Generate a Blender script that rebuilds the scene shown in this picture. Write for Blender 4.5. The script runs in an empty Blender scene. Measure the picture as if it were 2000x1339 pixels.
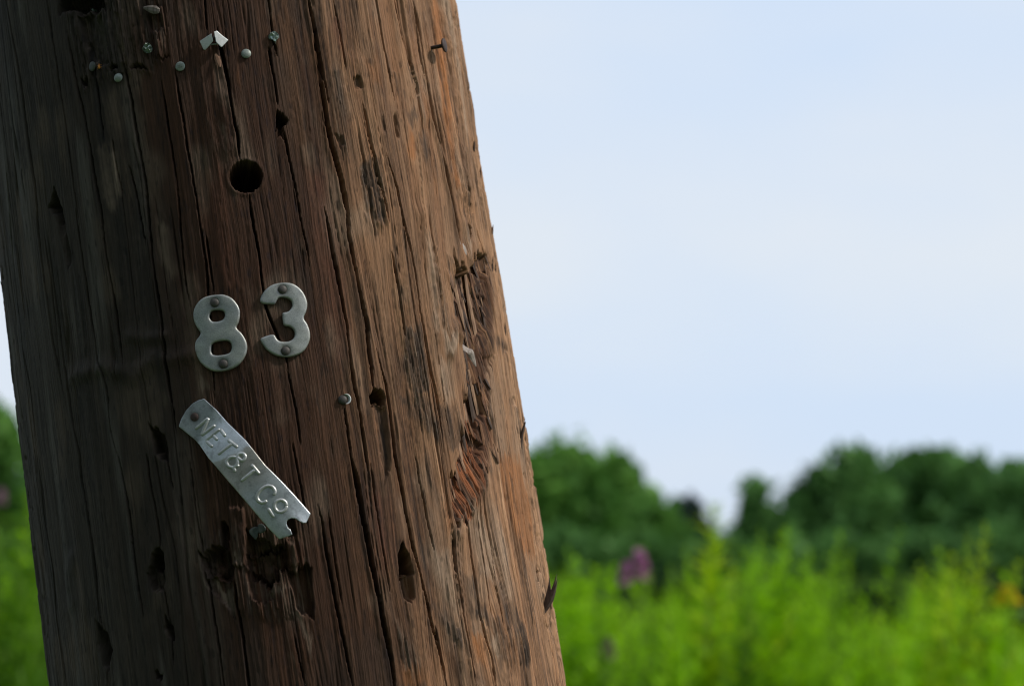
import bpy, math, random
import numpy as np
from mathutils import Vector, Matrix

random.seed(7)
rng = np.random.default_rng(11)
scene = bpy.context.scene
COL = scene.collection
R = math.radians

# ---------------------------------------------------------------- camera
cam_data = bpy.data.cameras.new('camera')
cam = bpy.data.objects.new('camera', cam_data)
COL.objects.link(cam)
cam.location = (0, 0, 1.3)
cam.rotation_euler = (R(90 + 5.0224), 0, 0)
cam_data.lens = 85.0
cam_data.sensor_width = 36.0
cam_data.clip_start = 0.05
cam_data.clip_end = 3000
cam_data.dof.use_dof = True
cam_data.dof.focus_distance = 1.446
cam_data.dof.aperture_fstop = 7.4
cam_data.dof.aperture_blades = 7
cam_data.dof.aperture_rotation = R(12)
scene.camera = cam

# ---------------------------------------------------------------- sky
SUN_EL, SUN_AZ = R(44), R(94)            # azimuth clockwise from +Y (the viewing direction)
world = bpy.data.worlds.new('World')
scene.world = world
world.use_nodes = True
wn, wl = world.node_tree.nodes, world.node_tree.links
wn.clear()
w_out = wn.new('ShaderNodeOutputWorld')
w_bg = wn.new('ShaderNodeBackground')
w_sky = wn.new('ShaderNodeTexSky')
w_sky.sky_type = 'NISHITA'
w_sky.sun_disc = False
w_sky.sun_elevation = SUN_EL
w_sky.sun_rotation = SUN_AZ
w_sky.air_density = 1.0
w_sky.dust_density = 2.0
w_tc = wn.new('ShaderNodeTexCoord')
w_map = wn.new('ShaderNodeMapping')
w_map.inputs['Scale'].default_value = (1.0, 1.0, 2.6)
w_map.inputs['Location'].default_value = (3.1, 0.4, 0.35)
w_n = wn.new('ShaderNodeTexNoise')
w_n.inputs['Scale'].default_value = 2.6
w_n.inputs['Detail'].default_value = 7
w_n.inputs['Roughness'].default_value = 0.5
w_r = wn.new('ShaderNodeValToRGB')
w_r.color_ramp.elements[0].position = 0.40
w_r.color_ramp.elements[0].color = (6.8, 8.1, 10.0, 1)      # thin blue veil
w_r.color_ramp.elements[1].position = 0.66
w_r.color_ramp.elements[1].color = (8.0, 8.65, 9.5, 1)      # pale cloud
w_mix = wn.new('ShaderNodeMixRGB')
w_mix.inputs['Fac'].default_value = 0.9
w_bg.inputs['Strength'].default_value = 0.1
wl.new(w_tc.outputs['Generated'], w_map.inputs['Vector'])
wl.new(w_map.outputs['Vector'], w_n.inputs['Vector'])
wl.new(w_n.outputs['Fac'], w_r.inputs['Fac'])
wl.new(w_sky.outputs['Color'], w_mix.inputs['Color1'])
wl.new(w_r.outputs['Color'], w_mix.inputs['Color2'])
wl.new(w_mix.outputs['Color'], w_bg.inputs['Color'])
wl.new(w_bg.outputs['Background'], w_out.inputs['Surface'])

# ---------------------------------------------------------------- sun behind thin cloud
sun_data = bpy.data.lights.new('sun', 'SUN')
sun_data.energy = 3.1
sun_data.angle = R(5)
sun_data.color = (1.0, 0.94, 0.85)
sun = bpy.data.objects.new('sun', sun_data)
COL.objects.link(sun)
sun_dir = Vector((math.sin(SUN_AZ) * math.cos(SUN_EL), math.cos(SUN_AZ) * math.cos(SUN_EL), math.sin(SUN_EL)))
sun.rotation_euler = sun_dir.to_track_quat('Z', 'Y').to_euler()
sun.location = (6, 0, 8)

scene.view_settings.view_transform = 'Standard'
scene.view_settings.look = 'None'
scene.view_settings.exposure = 0.0
scene.view_settings.gamma = 1.0
scene.render.engine = 'CYCLES'
scene.cycles.pixel_filter_type = 'BLACKMAN_HARRIS'
scene.cycles.filter_width = 1.1
scene.cycles.use_denoising = True

# ---------------------------------------------------------------- helpers
def tag(o, label=None, cat=None, group=None, kind=None):
    if label: o['label'] = label
    if cat: o['category'] = cat
    if group: o['group'] = group
    if kind: o['kind'] = kind
    return o

def link(o, parent=None):
    COL.objects.link(o)
    if parent is not None:
        o.parent = parent
    return o

def empty(name, loc=(0, 0, 0), rot=(0, 0, 0)):
    o = bpy.data.objects.new(name, None)
    o.empty_display_size = 0.02
    o.location = loc
    o.rotation_euler = rot
    return link(o)

def mesh_from(name, verts, faces, mat=None, smooth=True):
    me = bpy.data.meshes.new(name)
    me.from_pydata([tuple(v) for v in verts], [], [tuple(f) for f in faces])
    if smooth:
        me.polygons.foreach_set('use_smooth', [True] * len(me.polygons))
    if mat: me.materials.append(mat)
    me.update()
    return me

def part(name, verts, faces, mat, parent=None, origin=None, smooth=True):
    """verts in world metres; stored relative to origin (the parent's place)"""
    org = Vector(origin) if origin is not None else (parent.location.copy() if parent is not None else Vector((0, 0, 0)))
    me = mesh_from(name, [Vector(v) - org for v in verts], faces, mat, smooth)
    o = bpy.data.objects.new(name, me)
    if parent is None:
        o.location = org
    return link(o, parent)

def quad_mesh(name, V, nq, mat, smooth=False):
    """V: (4*nq,3) array of loose quads -> mesh, fast"""
    me = bpy.data.meshes.new(name)
    n = len(V)
    me.vertices.add(n); me.vertices.foreach_set('co', np.asarray(V, dtype=np.float32).ravel())
    me.loops.add(n); me.loops.foreach_set('vertex_index', np.arange(n, dtype=np.int32))
    me.polygons.add(nq)
    me.polygons.foreach_set('loop_start', np.arange(0, n, 4, dtype=np.int32))
    me.polygons.foreach_set('loop_total', np.full(nq, 4, dtype=np.int32))
    me.materials.append(mat)
    me.update(calc_edges=True)
    return me

def new_mat(name):
    m = bpy.data.materials.new(name)
    m.use_nodes = True
    nt = m.node_tree
    return m, nt, nt.nodes['Principled BSDF']

# ---------------------------------------------------------------- noise on numpy arrays
def lattice(seed):
    return np.random.default_rng(seed).random((256, 256)).astype(np.float32)
_lat = {}
def vnoise(x, y, seed=0):
    if seed not in _lat: _lat[seed] = lattice(seed + 100)
    L = _lat[seed]
    xi = np.floor(x).astype(np.int32); yi = np.floor(y).astype(np.int32)
    fx = (x - xi).astype(np.float32); fy = (y - yi).astype(np.float32)
    fx = fx * fx * (3 - 2 * fx); fy = fy * fy * (3 - 2 * fy)
    x0 = xi & 255; x1 = (xi + 1) & 255; y0 = yi & 255; y1 = (yi + 1) & 255
    a = L[y0, x0]; b = L[y0, x1]; c = L[y1, x0]; d = L[y1, x1]
    return (a + (b - a) * fx) * (1 - fy) + (c + (d - c) * fx) * fy
def fbm(x, y, seed=0, octaves=3, gain=0.5):
    t = 0; amp = 1; tot = 0
    for k in range(octaves):
        t = t + amp * (vnoise(x * 2 ** k + 17.3 * k, y * 2 ** k + 5.1 * k, seed + k) - 0.5)
        tot += amp; amp *= gain
    return t / tot * 2          # about -1..1
def sstep(a, b, x):
    t = np.clip((x - a) / (b - a), 0, 1)
    return t * t * (3 - 2 * t)
def sdf_poly(px, py, poly):
    """signed distance to a closed polygon, negative inside"""
    P = np.asarray(poly, dtype=np.float64); n = len(P)
    d2 = np.full(px.shape, 1e12); inside = np.zeros(px.shape, dtype=bool)
    for i in range(n):
        ax, ay = P[i]; bx, by = P[(i + 1) % n]
        ex, ey = bx - ax, by - ay
        wx, wy = px - ax, py - ay
        t = np.clip((wx * ex + wy * ey) / max(ex * ex + ey * ey, 1e-12), 0, 1)
        d2 = np.minimum(d2, (wx - ex * t) ** 2 + (wy - ey * t) ** 2)
        if abs(by - ay) > 1e-12:
            cross = ((ay > py) != (by > py)) & (px < ex * (py - ay) / (by - ay) + ax)
            inside ^= cross
    d = np.sqrt(d2)
    return np.where(inside, -d, d)
def smooth_poly(poly, n=4):
    P = [np.array(p, float) for p in poly]; N = len(P); out = []
    for i in range(N):
        p0, p1, p2, p3 = P[i - 1], P[i], P[(i + 1) % N], P[(i + 2) % N]
        for k in range(n):
            t = k / n
            out.append(0.5 * ((2 * p1) + (-p0 + p2) * t + (2 * p0 - 5 * p1 + 4 * p2 - p3) * t * t + (-p0 + 3 * p1 - 3 * p2 + p3) * t ** 3))
    return out

# ---------------------------------------------------------------- the pole's own coordinates
# s = millimetres round the pole (angle * 160), h = millimetres along its axis from eye level
POLE_O = Vector([-0.14262, 1.55733, 1.3])
_ln = [-0.15499, 0.07912]
POLE_A = Vector((_ln[0], _ln[1], 1.0)).normalized()
_toward = Vector((0, 0, 1.3)) - POLE_O
POLE_E1 = (_toward - POLE_A * _toward.dot(POLE_A)).normalized()
POLE_E2 = POLE_A.cross(POLE_E1)
if POLE_E2.x < 0: POLE_E2 = -POLE_E2
def pole_pt(s, h, lift=0.0):
    th = s / 160.0
    r = 0.16 - 0.004 * h / 1000 + lift / 1000
    return POLE_O + POLE_A * (h / 1000) + (POLE_E1 * math.cos(th) + POLE_E2 * math.sin(th)) * r
def pole_frame(s):
    th = s / 160.0
    n = POLE_E1 * math.cos(th) + POLE_E2 * math.sin(th)
    t = -POLE_E1 * math.sin(th) + POLE_E2 * math.cos(th)
    return n, t

# where the marks sit on the pole, in those millimetres
FEAT = {
  'cracks': [
    [1.2,6,[[-148.5,366.0],[-145.2,333.5],[-143.4,317.3],[-141.8,297.0],[-141.7,268.1],[-140.3,237.0],[-142.2,209.4],[-142.7,191.1],[-141.7,163.9],[-141.4,139.0],[-138.9,119.4],[-136.6,99.7]]],
    [1.3,8,[[-134.4,130.8],[-132.7,119.0],[-132.7,103.3],[-131.9,84.0],[-129.2,67.3],[-130.4,53.8],[-128.5,38.0],[-127.7,17.2],[-127.7,-5.4],[-128.8,-25.7],[-126.9,-38.4],[-127.5,-56.5],[-129.1,-76.7]]],
    [1.0,5,[[-108.8,349.6],[-108.1,325.1],[-107.2,306.6],[-107.1,286.7],[-106.2,270.9],[-106.1,251.2],[-105.7,222.3],[-104.7,202.9]]],
    [1.6,10,[[-95.4,322.7],[-94.4,305.9],[-92.9,284.7],[-90.9,266.8],[-89.9,248.3],[-89.3,226.8],[-88.0,210.6],[-88.3,195.8],[-88.0,177.7],[-86.9,162.7],[-86.5,145.7],[-85.7,126.6],[-86.2,110.9]]],
    [1.0,5,[[-79.4,305.4],[-78.6,290.7],[-79.3,268.4],[-79.3,251.1]]],
    [1.0,5,[[-73.7,249.4],[-73.0,230.1],[-71.1,213.9]]],
    [1.9,12,[[-60.7,307.2],[-59.7,297.0],[-57.7,271.9],[-57.0,252.3],[-56.0,233.0],[-55.5,212.7],[-56.7,191.9],[-57.3,173.2],[-57.2,157.3],[-56.7,139.5],[-56.8,125.0],[-57.5,108.2],[-57.6,91.0],[-56.6,79.5],[-56.9,65.2]]],
    [1.1,6,[[-65.1,231.5],[-62.9,217.4],[-61.3,197.5],[-60.4,180.1]]],
    [1.1,7,[[-37.2,279.7],[-36.6,263.0],[-36.6,243.9],[-36.1,229.0],[-35.9,214.1],[-37.6,185.0],[-38.5,157.1],[-37.9,138.4]]],
    [1.5,10,[[-28.3,284.4],[-27.8,264.5],[-27.0,252.3],[-26.8,234.5],[-26.1,218.7],[-25.5,202.8],[-25.4,182.8],[-25.4,161.9],[-26.5,144.1],[-28.2,118.2],[-29.6,96.4],[-30.8,83.1]]],
    [1.2,7,[[-22.7,179.2],[-22.9,157.2],[-22.6,143.8]]],
    [1.2,6,[[-4.3,328.8],[-5.1,316.0],[-5.9,303.2]]],
    [2.2,14,[[0.4,304.0],[1.1,290.4],[2.6,269.7],[2.6,251.6],[3.5,237.5],[3.2,221.8]]],
    [1.7,12,[[5.5,200.7],[5.4,188.5],[5.5,178.1],[6.4,164.3],[5.8,146.7],[6.4,131.4],[10.2,115.5],[13.7,101.2],[14.1,92.9]]],
    [1.0,5,[[13.3,93.6],[14.4,84.6],[15.5,68.9],[15.3,47.6]]],
    [1.3,8,[[33.3,325.1],[33.5,313.1],[33.1,299.3],[33.9,289.5],[34.6,283.0]]],
    [1.8,10,[[29.6,289.8],[29.6,277.0],[30.4,264.7],[30.3,252.9]]],
    [1.3,9,[[31.4,238.5],[31.7,229.2],[32.8,215.2],[33.7,197.1],[34.2,176.7],[35.5,166.5],[35.8,153.0]]],
    [3.2,20,[[58.2,324.4],[58.9,317.9],[59.9,302.6],[60.1,281.8],[59.3,261.2],[59.3,239.6],[60.2,223.6],[62.4,207.3],[63.7,188.2],[64.6,176.4]]],
    [1.6,9,[[60.9,287.0],[61.4,272.4],[61.9,262.7],[62.5,251.5]]],
    [2.4,15,[[63.9,189.1],[63.0,174.9],[63.3,155.3],[64.6,134.2],[65.3,117.3],[64.6,96.5],[64.3,85.9],[63.9,73.3]]],
    [2.2,14,[[49.5,189.7],[50.5,174.9],[51.2,153.8],[52.0,133.7],[52.5,115.9],[52.1,98.3],[51.8,79.4],[52.9,68.0],[52.7,51.7],[52.7,37.4],[52.9,22.1]]],
    [1.6,9,[[43.9,67.2],[43.9,52.6],[43.8,39.8]]],
    [3.4,20,[[43.1,41.3],[44.0,30.6],[44.5,21.4],[44.8,2.7],[45.7,-12.5],[46.6,-28.8],[48.0,-46.7],[48.6,-63.1],[50.2,-81.4],[49.9,-103.3]]],
    [2.0,12,[[69.7,100.8],[71.1,88.3],[72.6,78.3],[72.7,64.7],[72.3,48.0],[71.8,34.2],[72.2,20.7],[72.7,3.0],[73.3,-11.7],[75.0,-25.8],[76.5,-37.7],[78.1,-52.4],[79.5,-66.7],[81.7,-80.1],[83.1,-92.2],[84.2,-107.6]]],
    [1.2,7,[[81.5,-65.4],[83.0,-80.5],[83.9,-95.6]]],
    [1.1,6,[[107.4,327.1],[107.8,320.5],[107.7,307.2],[107.4,292.6],[107.9,273.9],[109.5,253.9]]],
    [1.8,12,[[95.2,221.2],[96.9,211.6],[99.9,198.1],[100.7,183.3],[101.9,174.7],[103.6,160.3],[104.8,141.8],[104.3,122.7],[105.3,106.8],[105.7,88.5],[107.7,69.6],[107.6,52.7],[107.1,34.0]]],
    [1.2,7,[[88.8,160.1],[89.7,152.5],[90.7,133.5],[90.7,116.4],[90.3,106.4]]],
    [5.2,9,[[141.9,332.1],[143.0,325.5],[144.4,303.1],[143.4,275.7],[143.6,248.7],[146.6,232.4],[149.6,213.9],[151.7,193.9],[153.3,176.6],[154.1,166.8]]],
    [1.2,7,[[140.1,318.2],[140.5,304.8],[139.9,285.2],[140.7,271.3]]],
    [1.3,6,[[122.2,329.0],[122.9,319.0],[124.1,296.8],[128.6,280.3],[130.5,267.3],[129.8,255.9]]],
    [1.5,8,[[84.3,253.2],[84.9,246.1],[85.6,230.9],[87.4,213.6],[89.1,193.4],[90.7,177.1]]],
    [1.8,11,[[155.7,40.3],[157.3,29.2],[158.5,10.7],[159.7,-13.8],[160.0,-33.1],[161.9,-53.3],[163.0,-70.0],[163.6,-88.1],[163.5,-108.1]]],
    [1.5,9,[[104.9,-9.3],[104.6,-18.5],[103.7,-32.9],[103.8,-50.6],[103.0,-66.7],[104.2,-82.3],[104.3,-103.7]]],
    [1.8,10,[[116.8,-0.6],[117.0,-9.9],[116.4,-30.6],[116.5,-44.1],[115.7,-61.6],[117.7,-78.2],[119.8,-88.7],[118.9,-108.1]]],
    [1.3,8,[[127.3,5.4],[127.2,-3.1],[127.0,-23.9],[126.1,-47.7],[125.4,-64.3]]],
    [1.3,8,[[135.1,13.1],[135.7,7.4],[136.7,-18.9],[134.9,-39.7],[135.1,-58.7],[136.0,-71.1]]],
    [1.2,7,[[194.5,-61.3],[198.2,-75.6],[195.8,-93.2],[191.5,-112.2]]],
    [1.4,8,[[-51.2,-11.2],[-48.3,-28.9],[-48.0,-42.0],[-47.5,-60.7],[-47.5,-85.7]]],
    [2.0,12,[[-33.9,-23.0],[-33.8,-39.3],[-32.6,-57.2],[-32.8,-76.0],[-33.6,-90.8]]],
    [1.6,9,[[19.9,12.3],[20.6,4.7],[20.8,-15.4],[21.8,-35.5],[23.1,-55.9],[24.2,-75.0],[25.4,-95.4]]],
    [1.0,5,[[-3.6,-60.3],[-3.0,-71.0],[-1.7,-87.0]]],
    [1.0,5,[[-50.8,48.9],[-50.9,37.1],[-50.6,18.7],[-50.1,3.6],[-49.5,-5.5]]],
    [1.2,6,[[-181.3,80.1],[-179.5,61.0],[-180.7,36.4],[-177.8,7.6],[-181.3,-23.6],[-178.6,-55.3],[-177.7,-68.1]]],
    [1.4,8,[[-97.7,63.9],[-96.9,54.8],[-95.1,31.9],[-95.2,7.3],[-95.2,-16.9],[-94.2,-36.9]]],
    [1.1,6,[[-77.3,59.9],[-77.6,43.8],[-76.2,29.3],[-75.8,11.1],[-76.1,2.1]]],
    [1.0,5,[[-64.5,60.5],[-64.1,51.7],[-63.0,34.2]]],
    [1.3,7,[[-77.7,-18.6],[-76.8,-30.8],[-76.2,-45.7],[-77.9,-66.3]]],
    [1.1,6,[[-106.8,216.2],[-106.8,203.4],[-105.8,173.4],[-105.5,155.3],[-104.4,139.1],[-104.2,120.3],[-100.9,110.9],[-99.7,98.5],[-100.8,78.9],[-98.2,60.9]]],
    [0.9,5,[[-182.5,144.8],[-177.5,118.2],[-178.3,85.9]]],
    [1.0,5,[[75.6,318.2],[76.6,298.6],[76.6,272.5]]],
    [1.0,5,[[113.6,112.6],[113.9,87.3],[112.9,62.0],[114.0,43.2]]],
    [1.0,5,[[85.6,34.9],[86.9,13.3],[87.4,-8.2],[89.0,-23.6]]],
    [1.0,5,[[54.8,34.1],[54.4,6.8],[54.6,-20.4],[54.7,-44.5]]],
    [1.0,5,[[10.4,51.3],[11.9,23.9],[12.7,-0.3]]],
    [0.9,4,[[25.2,7.1],[25.4,-22.9],[25.9,-46.8]]],
    [1.0,5,[[179.9,186.8],[183.4,173.9],[186.9,162.7]]],
    [1.0,4,[[187.2,321.2],[185.9,279.5],[183.7,238.1],[184.8,204.4]]],
    [0.9,4,[[175.6,325.4],[175.1,287.5],[175.4,243.3]]],
    [1.0,5,[[190.2,32.4],[189.1,-0.2],[191.9,-35.6]]],
  ],
  'gouges': [
    [14,1.2,0.2,[[-123.2,230.2],[-120.5,223.0],[-118.3,215.4],[-118.3,209.5],[-123.0,209.6],[-125.9,215.8],[-130.2,220.1]]],
    [5,2.5,0.2,[[-124.3,214.3],[-118.3,211.1],[-115.3,186.5],[-119.0,181.0]]],
    [12,1.0,0.3,[[-73.8,74.5],[-67.4,70.8],[-64.0,66.5],[-62.4,57.1],[-63.3,50.6],[-68.6,50.7],[-71.4,57.3]]],
    [16,1.0,0.2,[[-77.6,3.3],[-75.1,1.3],[-75.3,-7.0],[-76.5,-10.4],[-82.9,-10.6],[-86.0,-7.6],[-82.8,-0.9]]],
    [6,1.0,0.5,[[-86.0,-7.6],[-76.4,-9.9],[-76.0,-18.3],[-79.1,-22.9],[-86.0,-21.7],[-88.6,-10.2]]],
    [9,2.0,0.2,[[-132.5,-32.4],[-129.1,-35.1],[-124.2,-41.2],[-120.9,-50.5],[-127.6,-61.6],[-130.8,-58.4],[-133.2,-46.0]]],
    [9,1.0,0.4,[[-78.7,-38.8],[-74.2,-43.7],[-75.0,-53.4],[-78.0,-50.8],[-81.0,-45.0]]],
    [7,1.2,0.3,[[-90.9,-67.8],[-85.4,-69.3],[-86.6,-72.6],[-90.9,-72.6]]],
    [15,0.8,0.2,[[29.7,250.4],[32.1,249.6],[35.6,243.3],[32.8,241.2],[30.7,240.1],[26.8,239.2],[28.0,245.1]]],
    [6,0.8,0.2,[[27.8,239.7],[31.3,240.1],[30.7,233.5],[27.6,233.4]]],
    [22,1.0,0.2,[[63.6,77.6],[67.8,76.7],[70.7,71.0],[69.6,66.7],[61.6,67.0],[60.8,72.6]]],
    [3.0,2.0,0.3,[[62.4,67.8],[70.1,65.8],[69.6,48.2],[65.9,25.5],[61.8,20.7],[61.2,33.5],[61.3,48.8]]],
    [20,0.9,0.2,[[67.6,-13.3],[69.0,-17.1],[70.7,-21.1],[72.3,-33.7],[70.5,-36.5],[65.9,-35.5],[62.0,-37.5],[63.7,-24.7]]],
    [6,1.2,0.3,[[62.7,-36.9],[71.2,-36.0],[70.6,-47.7],[67.7,-51.3],[64.1,-50.9]]],
    [14,1.0,0.5,[[-98.9,347.3],[-65.7,338.2],[-66.3,326.3],[-70.3,328.3],[-74.5,326.8],[-78.7,330.5],[-83.4,329.2],[-88.8,332.3],[-94.3,334.8],[-101.0,334.2]]],
    [4,1.5,0.8,[[-87.1,330.2],[-69.2,326.1],[-69.2,306.0],[-68.8,293.7],[-80.6,297.3],[-83.9,313.1]]],
    [6,0.8,0.4,[[-55.8,288.1],[-52.9,290.0],[-50.1,290.4],[-47.2,287.8],[-44.3,284.6],[-50.0,286.2]]],
    [6,0.8,0.4,[[-69.7,292.6],[-66.1,293.0],[-63.0,290.4],[-63.6,288.9],[-69.3,290.3]]],
    [4,1.0,0.4,[[-90.1,290.4],[-84.7,290.0],[-85.5,285.0],[-89.9,286.2]]],
    [2.5,1.0,0.5,[[-40.9,322.2],[-32.6,319.2],[-31.6,307.5],[-38.1,306.8],[-41.0,314.1]]],
    [3,1.2,0.5,[[-40.0,292.4],[-30.7,290.6],[-29.1,288.4],[-33.9,289.9]]],
    [9,0.8,1.0,[[-52.6,-7.0],[-49.5,-5.5],[-45.5,-3.8],[-40.8,-3.4],[-34.0,-3.3],[-33.5,-15.3],[-31.7,-17.7],[-33.4,-23.3],[-41.4,-21.1],[-47.9,-21.0],[-50.9,-13.3]]],
    [8,0.8,1.0,[[-24.6,-9.6],[-19.7,-11.5],[-15.7,-10.1],[-9.8,-8.9],[-1.3,-7.2],[-1.0,-20.4],[-5.1,-22.1],[-10.2,-29.1],[-23.1,-27.4],[-24.8,-17.6]]],
    [6,0.8,0.3,[[-2.8,-22.5],[3.1,-22.2],[11.7,-22.2],[10.4,-35.7],[8.4,-52.6],[5.1,-50.4],[0.3,-47.0],[-1.2,-36.4]]],
    [8,0.7,0.4,[[-36.7,10.3],[-32.9,8.8],[-32.9,-2.3],[-37.4,-3.3]]],
    [9,0.8,0.5,[[-22.9,5.1],[-17.8,-1.7],[-12.0,-3.2],[-5.1,-6.6],[-2.1,-8.6],[-10.2,-11.2],[-19.2,-11.9],[-23.7,-9.7]]],
    [4,0.6,0.4,[[-25.8,-20.7],[-10.2,-28.5],[-13.0,-32.2],[-12.0,-37.7],[-18.4,-39.1],[-25.0,-36.9]]],
    [3,0.6,0.4,[[-50.9,-20.2],[-34.3,-23.5],[-35.5,-45.0],[-37.9,-43.1],[-40.5,-35.2],[-46.2,-31.4]]],
    [5,1.0,0.5,[[-11.3,34.8],[4.6,9.9],[5.9,-2.3],[-0.3,-4.4],[-7.4,8.7]]],
    [12,1.0,0.4,[[174.6,213.5],[178.4,212.8],[180.8,203.7],[180.4,190.2],[174.3,189.6],[172.1,200.7]]],
    [7,1.0,0.4,[[165.1,182.7],[170.1,180.3],[171.7,172.2],[165.0,174.0]]],
    [4,2.0,0.3,[[107.6,248.6],[109.3,246.7],[109.4,234.3],[106.8,231.5],[105.8,239.6]]],
    [2.5,2.5,0.3,[[95.2,242.3],[98.5,243.4],[98.1,235.0],[95.1,233.5]]],
    [2.2,1.2,0.3,[[80.4,269.4],[85.3,270.2],[86.6,262.4],[80.3,260.3]]],
    [0.9,4.0,1.0,[[75.7,211.2],[87.6,221.0],[90.0,204.9],[89.2,179.3],[80.5,176.1],[72.8,182.5]]],
    [14,0.8,0.6,[[197.2,-32.9],[204.2,-35.2],[202.9,-45.0],[194.1,-45.8]]],
    [2.0,1.5,0.3,[[62.5,232.2],[68.1,233.1],[69.1,226.0],[64.7,224.1]]],
    [1.6,1.0,0.3,[[-3.9,287.5],[-0.3,284.8],[-0.7,279.7],[-3.7,282.4]]],
  ],
  'rot': [
    [145.6,159.5],
    [149.0,153.2],
    [158.3,151.5],
    [165.8,159.9],
    [177.7,164.7],
    [196.6,168.5],
    [206.8,160.7],
    [190.1,131.4],
    [182.0,116.4],
    [184.7,105.8],
    [164.0,82.0],
    [156.7,59.6],
    [163.9,47.1],
    [154.6,30.7],
    [137.1,10.9],
    [122.1,-0.8],
    [108.1,-11.3],
    [106.9,-3.3],
    [109.7,18.3],
    [117.7,33.7],
    [126.5,48.4],
    [135.1,69.8],
    [140.3,85.9],
    [139.2,104.2],
    [136.7,117.3],
    [138.5,136.8],
  ],
  'pockets': [
    [9,1.0,[[146.0,156.9],[150.8,153.4],[151.5,145.3],[145.7,141.2],[143.1,146.2]]],
    [4,2.0,[[177.4,164.0],[194.0,168.1],[199.9,161.3],[186.5,149.2],[177.2,153.0]]],
    [2.5,2.5,[[163.9,141.5],[185.9,137.5],[181.4,117.0],[167.4,112.3],[162.2,128.2]]],
    [4,2.0,[[142.8,83.1],[156.5,79.6],[154.5,62.8],[144.6,49.0],[141.6,62.3]]],
    [1.5,2.0,[[162.7,98.9],[179.5,100.3],[164.2,82.7],[157.2,75.8]]],
    [5,1.0,[[139.5,46.3],[147.4,42.7],[142.6,33.7],[138.1,36.8]]],
    [5,0.8,[[142.7,113.7],[147.2,107.5],[149.9,88.3],[146.6,84.9],[141.2,97.5]]],
  ],
  'ridges': [
    [2.2,5,[[138.7,108.7],[137.8,113.5],[131.0,108.3],[125.9,97.0]]],
    [1.8,8,[[138.7,23.2],[129.4,10.0],[116.3,-2.7],[108.5,-9.5]]],
    [1.8,5,[[-125.1,114.5],[-100.2,115.1],[-78.1,104.6],[-65.0,113.6],[-54.4,108.8],[-41.4,110.7]]],
    [1.6,4,[[-78.0,129.3],[-67.8,125.0],[-56.8,125.0]]],
    [1.2,5,[[-149.7,8.6],[-156.6,0.4],[-158.6,-17.9]]],
    [2.6,8,[[182.9,337.5],[179.5,298.7],[178.4,257.5],[175.8,223.1],[175.3,202.8]]],
    [1.8,5,[[134.7,324.1],[134.2,300.5],[134.0,273.7],[134.7,247.2]]],
    [1.6,6,[[116.7,183.4],[119.2,157.7],[119.9,132.0],[119.7,106.4]]],
    [1.0,6,[[-1.6,261.1],[0.5,244.9],[-0.1,229.1]]],
    [1.5,6,[[162.4,181.0],[167.9,170.1],[161.5,159.4]]],
    [0.8,5,[[83.5,279.2],[90.1,269.7],[92.2,253.5],[92.5,234.1]]],
  ],
  'stains': [
    ['pale',0.55,5,[[-86.0,246.0],[-78.3,250.5],[-71.6,239.4],[-71.3,217.1],[-77.6,205.9],[-85.6,214.1]]],
    ['pale',0.35,6,[[-53.0,197.4],[-43.9,192.4],[-43.4,161.1],[-49.3,152.9],[-53.1,172.4]]],
    ['dark',0.95,2.5,[[90.3,110.1],[95.3,112.6],[102.8,115.1],[103.3,96.7],[104.1,80.4],[102.8,73.8],[93.6,72.4],[86.4,74.2],[86.3,96.4]]],
    ['dark',0.8,3,[[80.6,71.7],[93.8,73.4],[100.6,68.5],[106.8,52.7],[107.5,40.2],[98.4,46.7],[89.2,58.9],[80.5,63.0]]],
    ['dark',0.7,3,[[107.4,62.1],[118.8,65.1],[126.7,49.4],[126.7,39.3],[114.9,36.9],[108.4,46.4]]],
    ['dark',0.7,3,[[85.6,322.0],[91.8,322.4],[91.3,302.6],[90.5,293.3],[86.4,295.7],[86.4,308.9]]],
    ['dark',0.5,2,[[80.4,269.4],[85.3,270.2],[86.6,262.4],[80.3,260.3]]],
    ['dark',0.65,3,[[116.1,250.2],[126.6,254.6],[128.0,248.1],[120.4,239.1],[116.6,242.1]]],
    ['dark',0.75,3,[[128.8,243.2],[133.1,240.4],[133.2,223.9],[129.4,212.0],[125.3,214.9],[124.5,228.0]]],
    ['dark',0.8,3,[[75.7,211.2],[85.3,220.9],[88.5,204.9],[89.0,182.5],[82.2,175.4],[76.3,188.9]]],
    ['dark',0.5,4,[[63.6,275.7],[71.7,272.4],[74.3,256.3],[70.3,220.9],[63.2,214.6],[63.6,243.4]]],
    ['dark',0.7,3,[[74.6,1.9],[78.1,0.1],[81.7,-13.9],[85.6,-26.4],[84.1,-50.5],[96.8,-62.3],[100.8,-65.6],[99.3,-79.1],[90.8,-73.8],[81.0,-57.8],[79.4,-41.0],[78.5,-25.8]]],
    ['dark',0.75,3,[[105.7,-37.0],[116.1,-37.7],[117.8,-50.0],[127.2,-62.9],[137.3,-68.1],[131.5,-90.8],[123.9,-102.5],[125.4,-78.1],[118.4,-67.0],[104.8,-61.4],[103.5,-52.1]]],
    ['dark',0.75,3,[[135.7,-44.7],[145.3,-45.1],[150.5,-60.8],[162.4,-73.7],[160.0,-92.4],[150.2,-101.2],[150.8,-79.5],[137.3,-68.1]]],
    ['dark',0.5,4,[[95.7,-87.8],[108.1,-95.0],[116.6,-104.9],[94.4,-104.2]]],
    ['dark',0.7,3,[[174.0,109.7],[209.9,114.0],[214.9,104.6],[188.5,101.3]]],
    ['dark',0.5,4,[[127.8,125.9],[137.9,119.9],[136.5,110.2],[127.9,109.8]]],
    ['dark',0.55,5,[[111.1,125.3],[117.8,122.3],[117.0,93.6],[111.9,84.1],[107.4,96.7]]],
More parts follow.
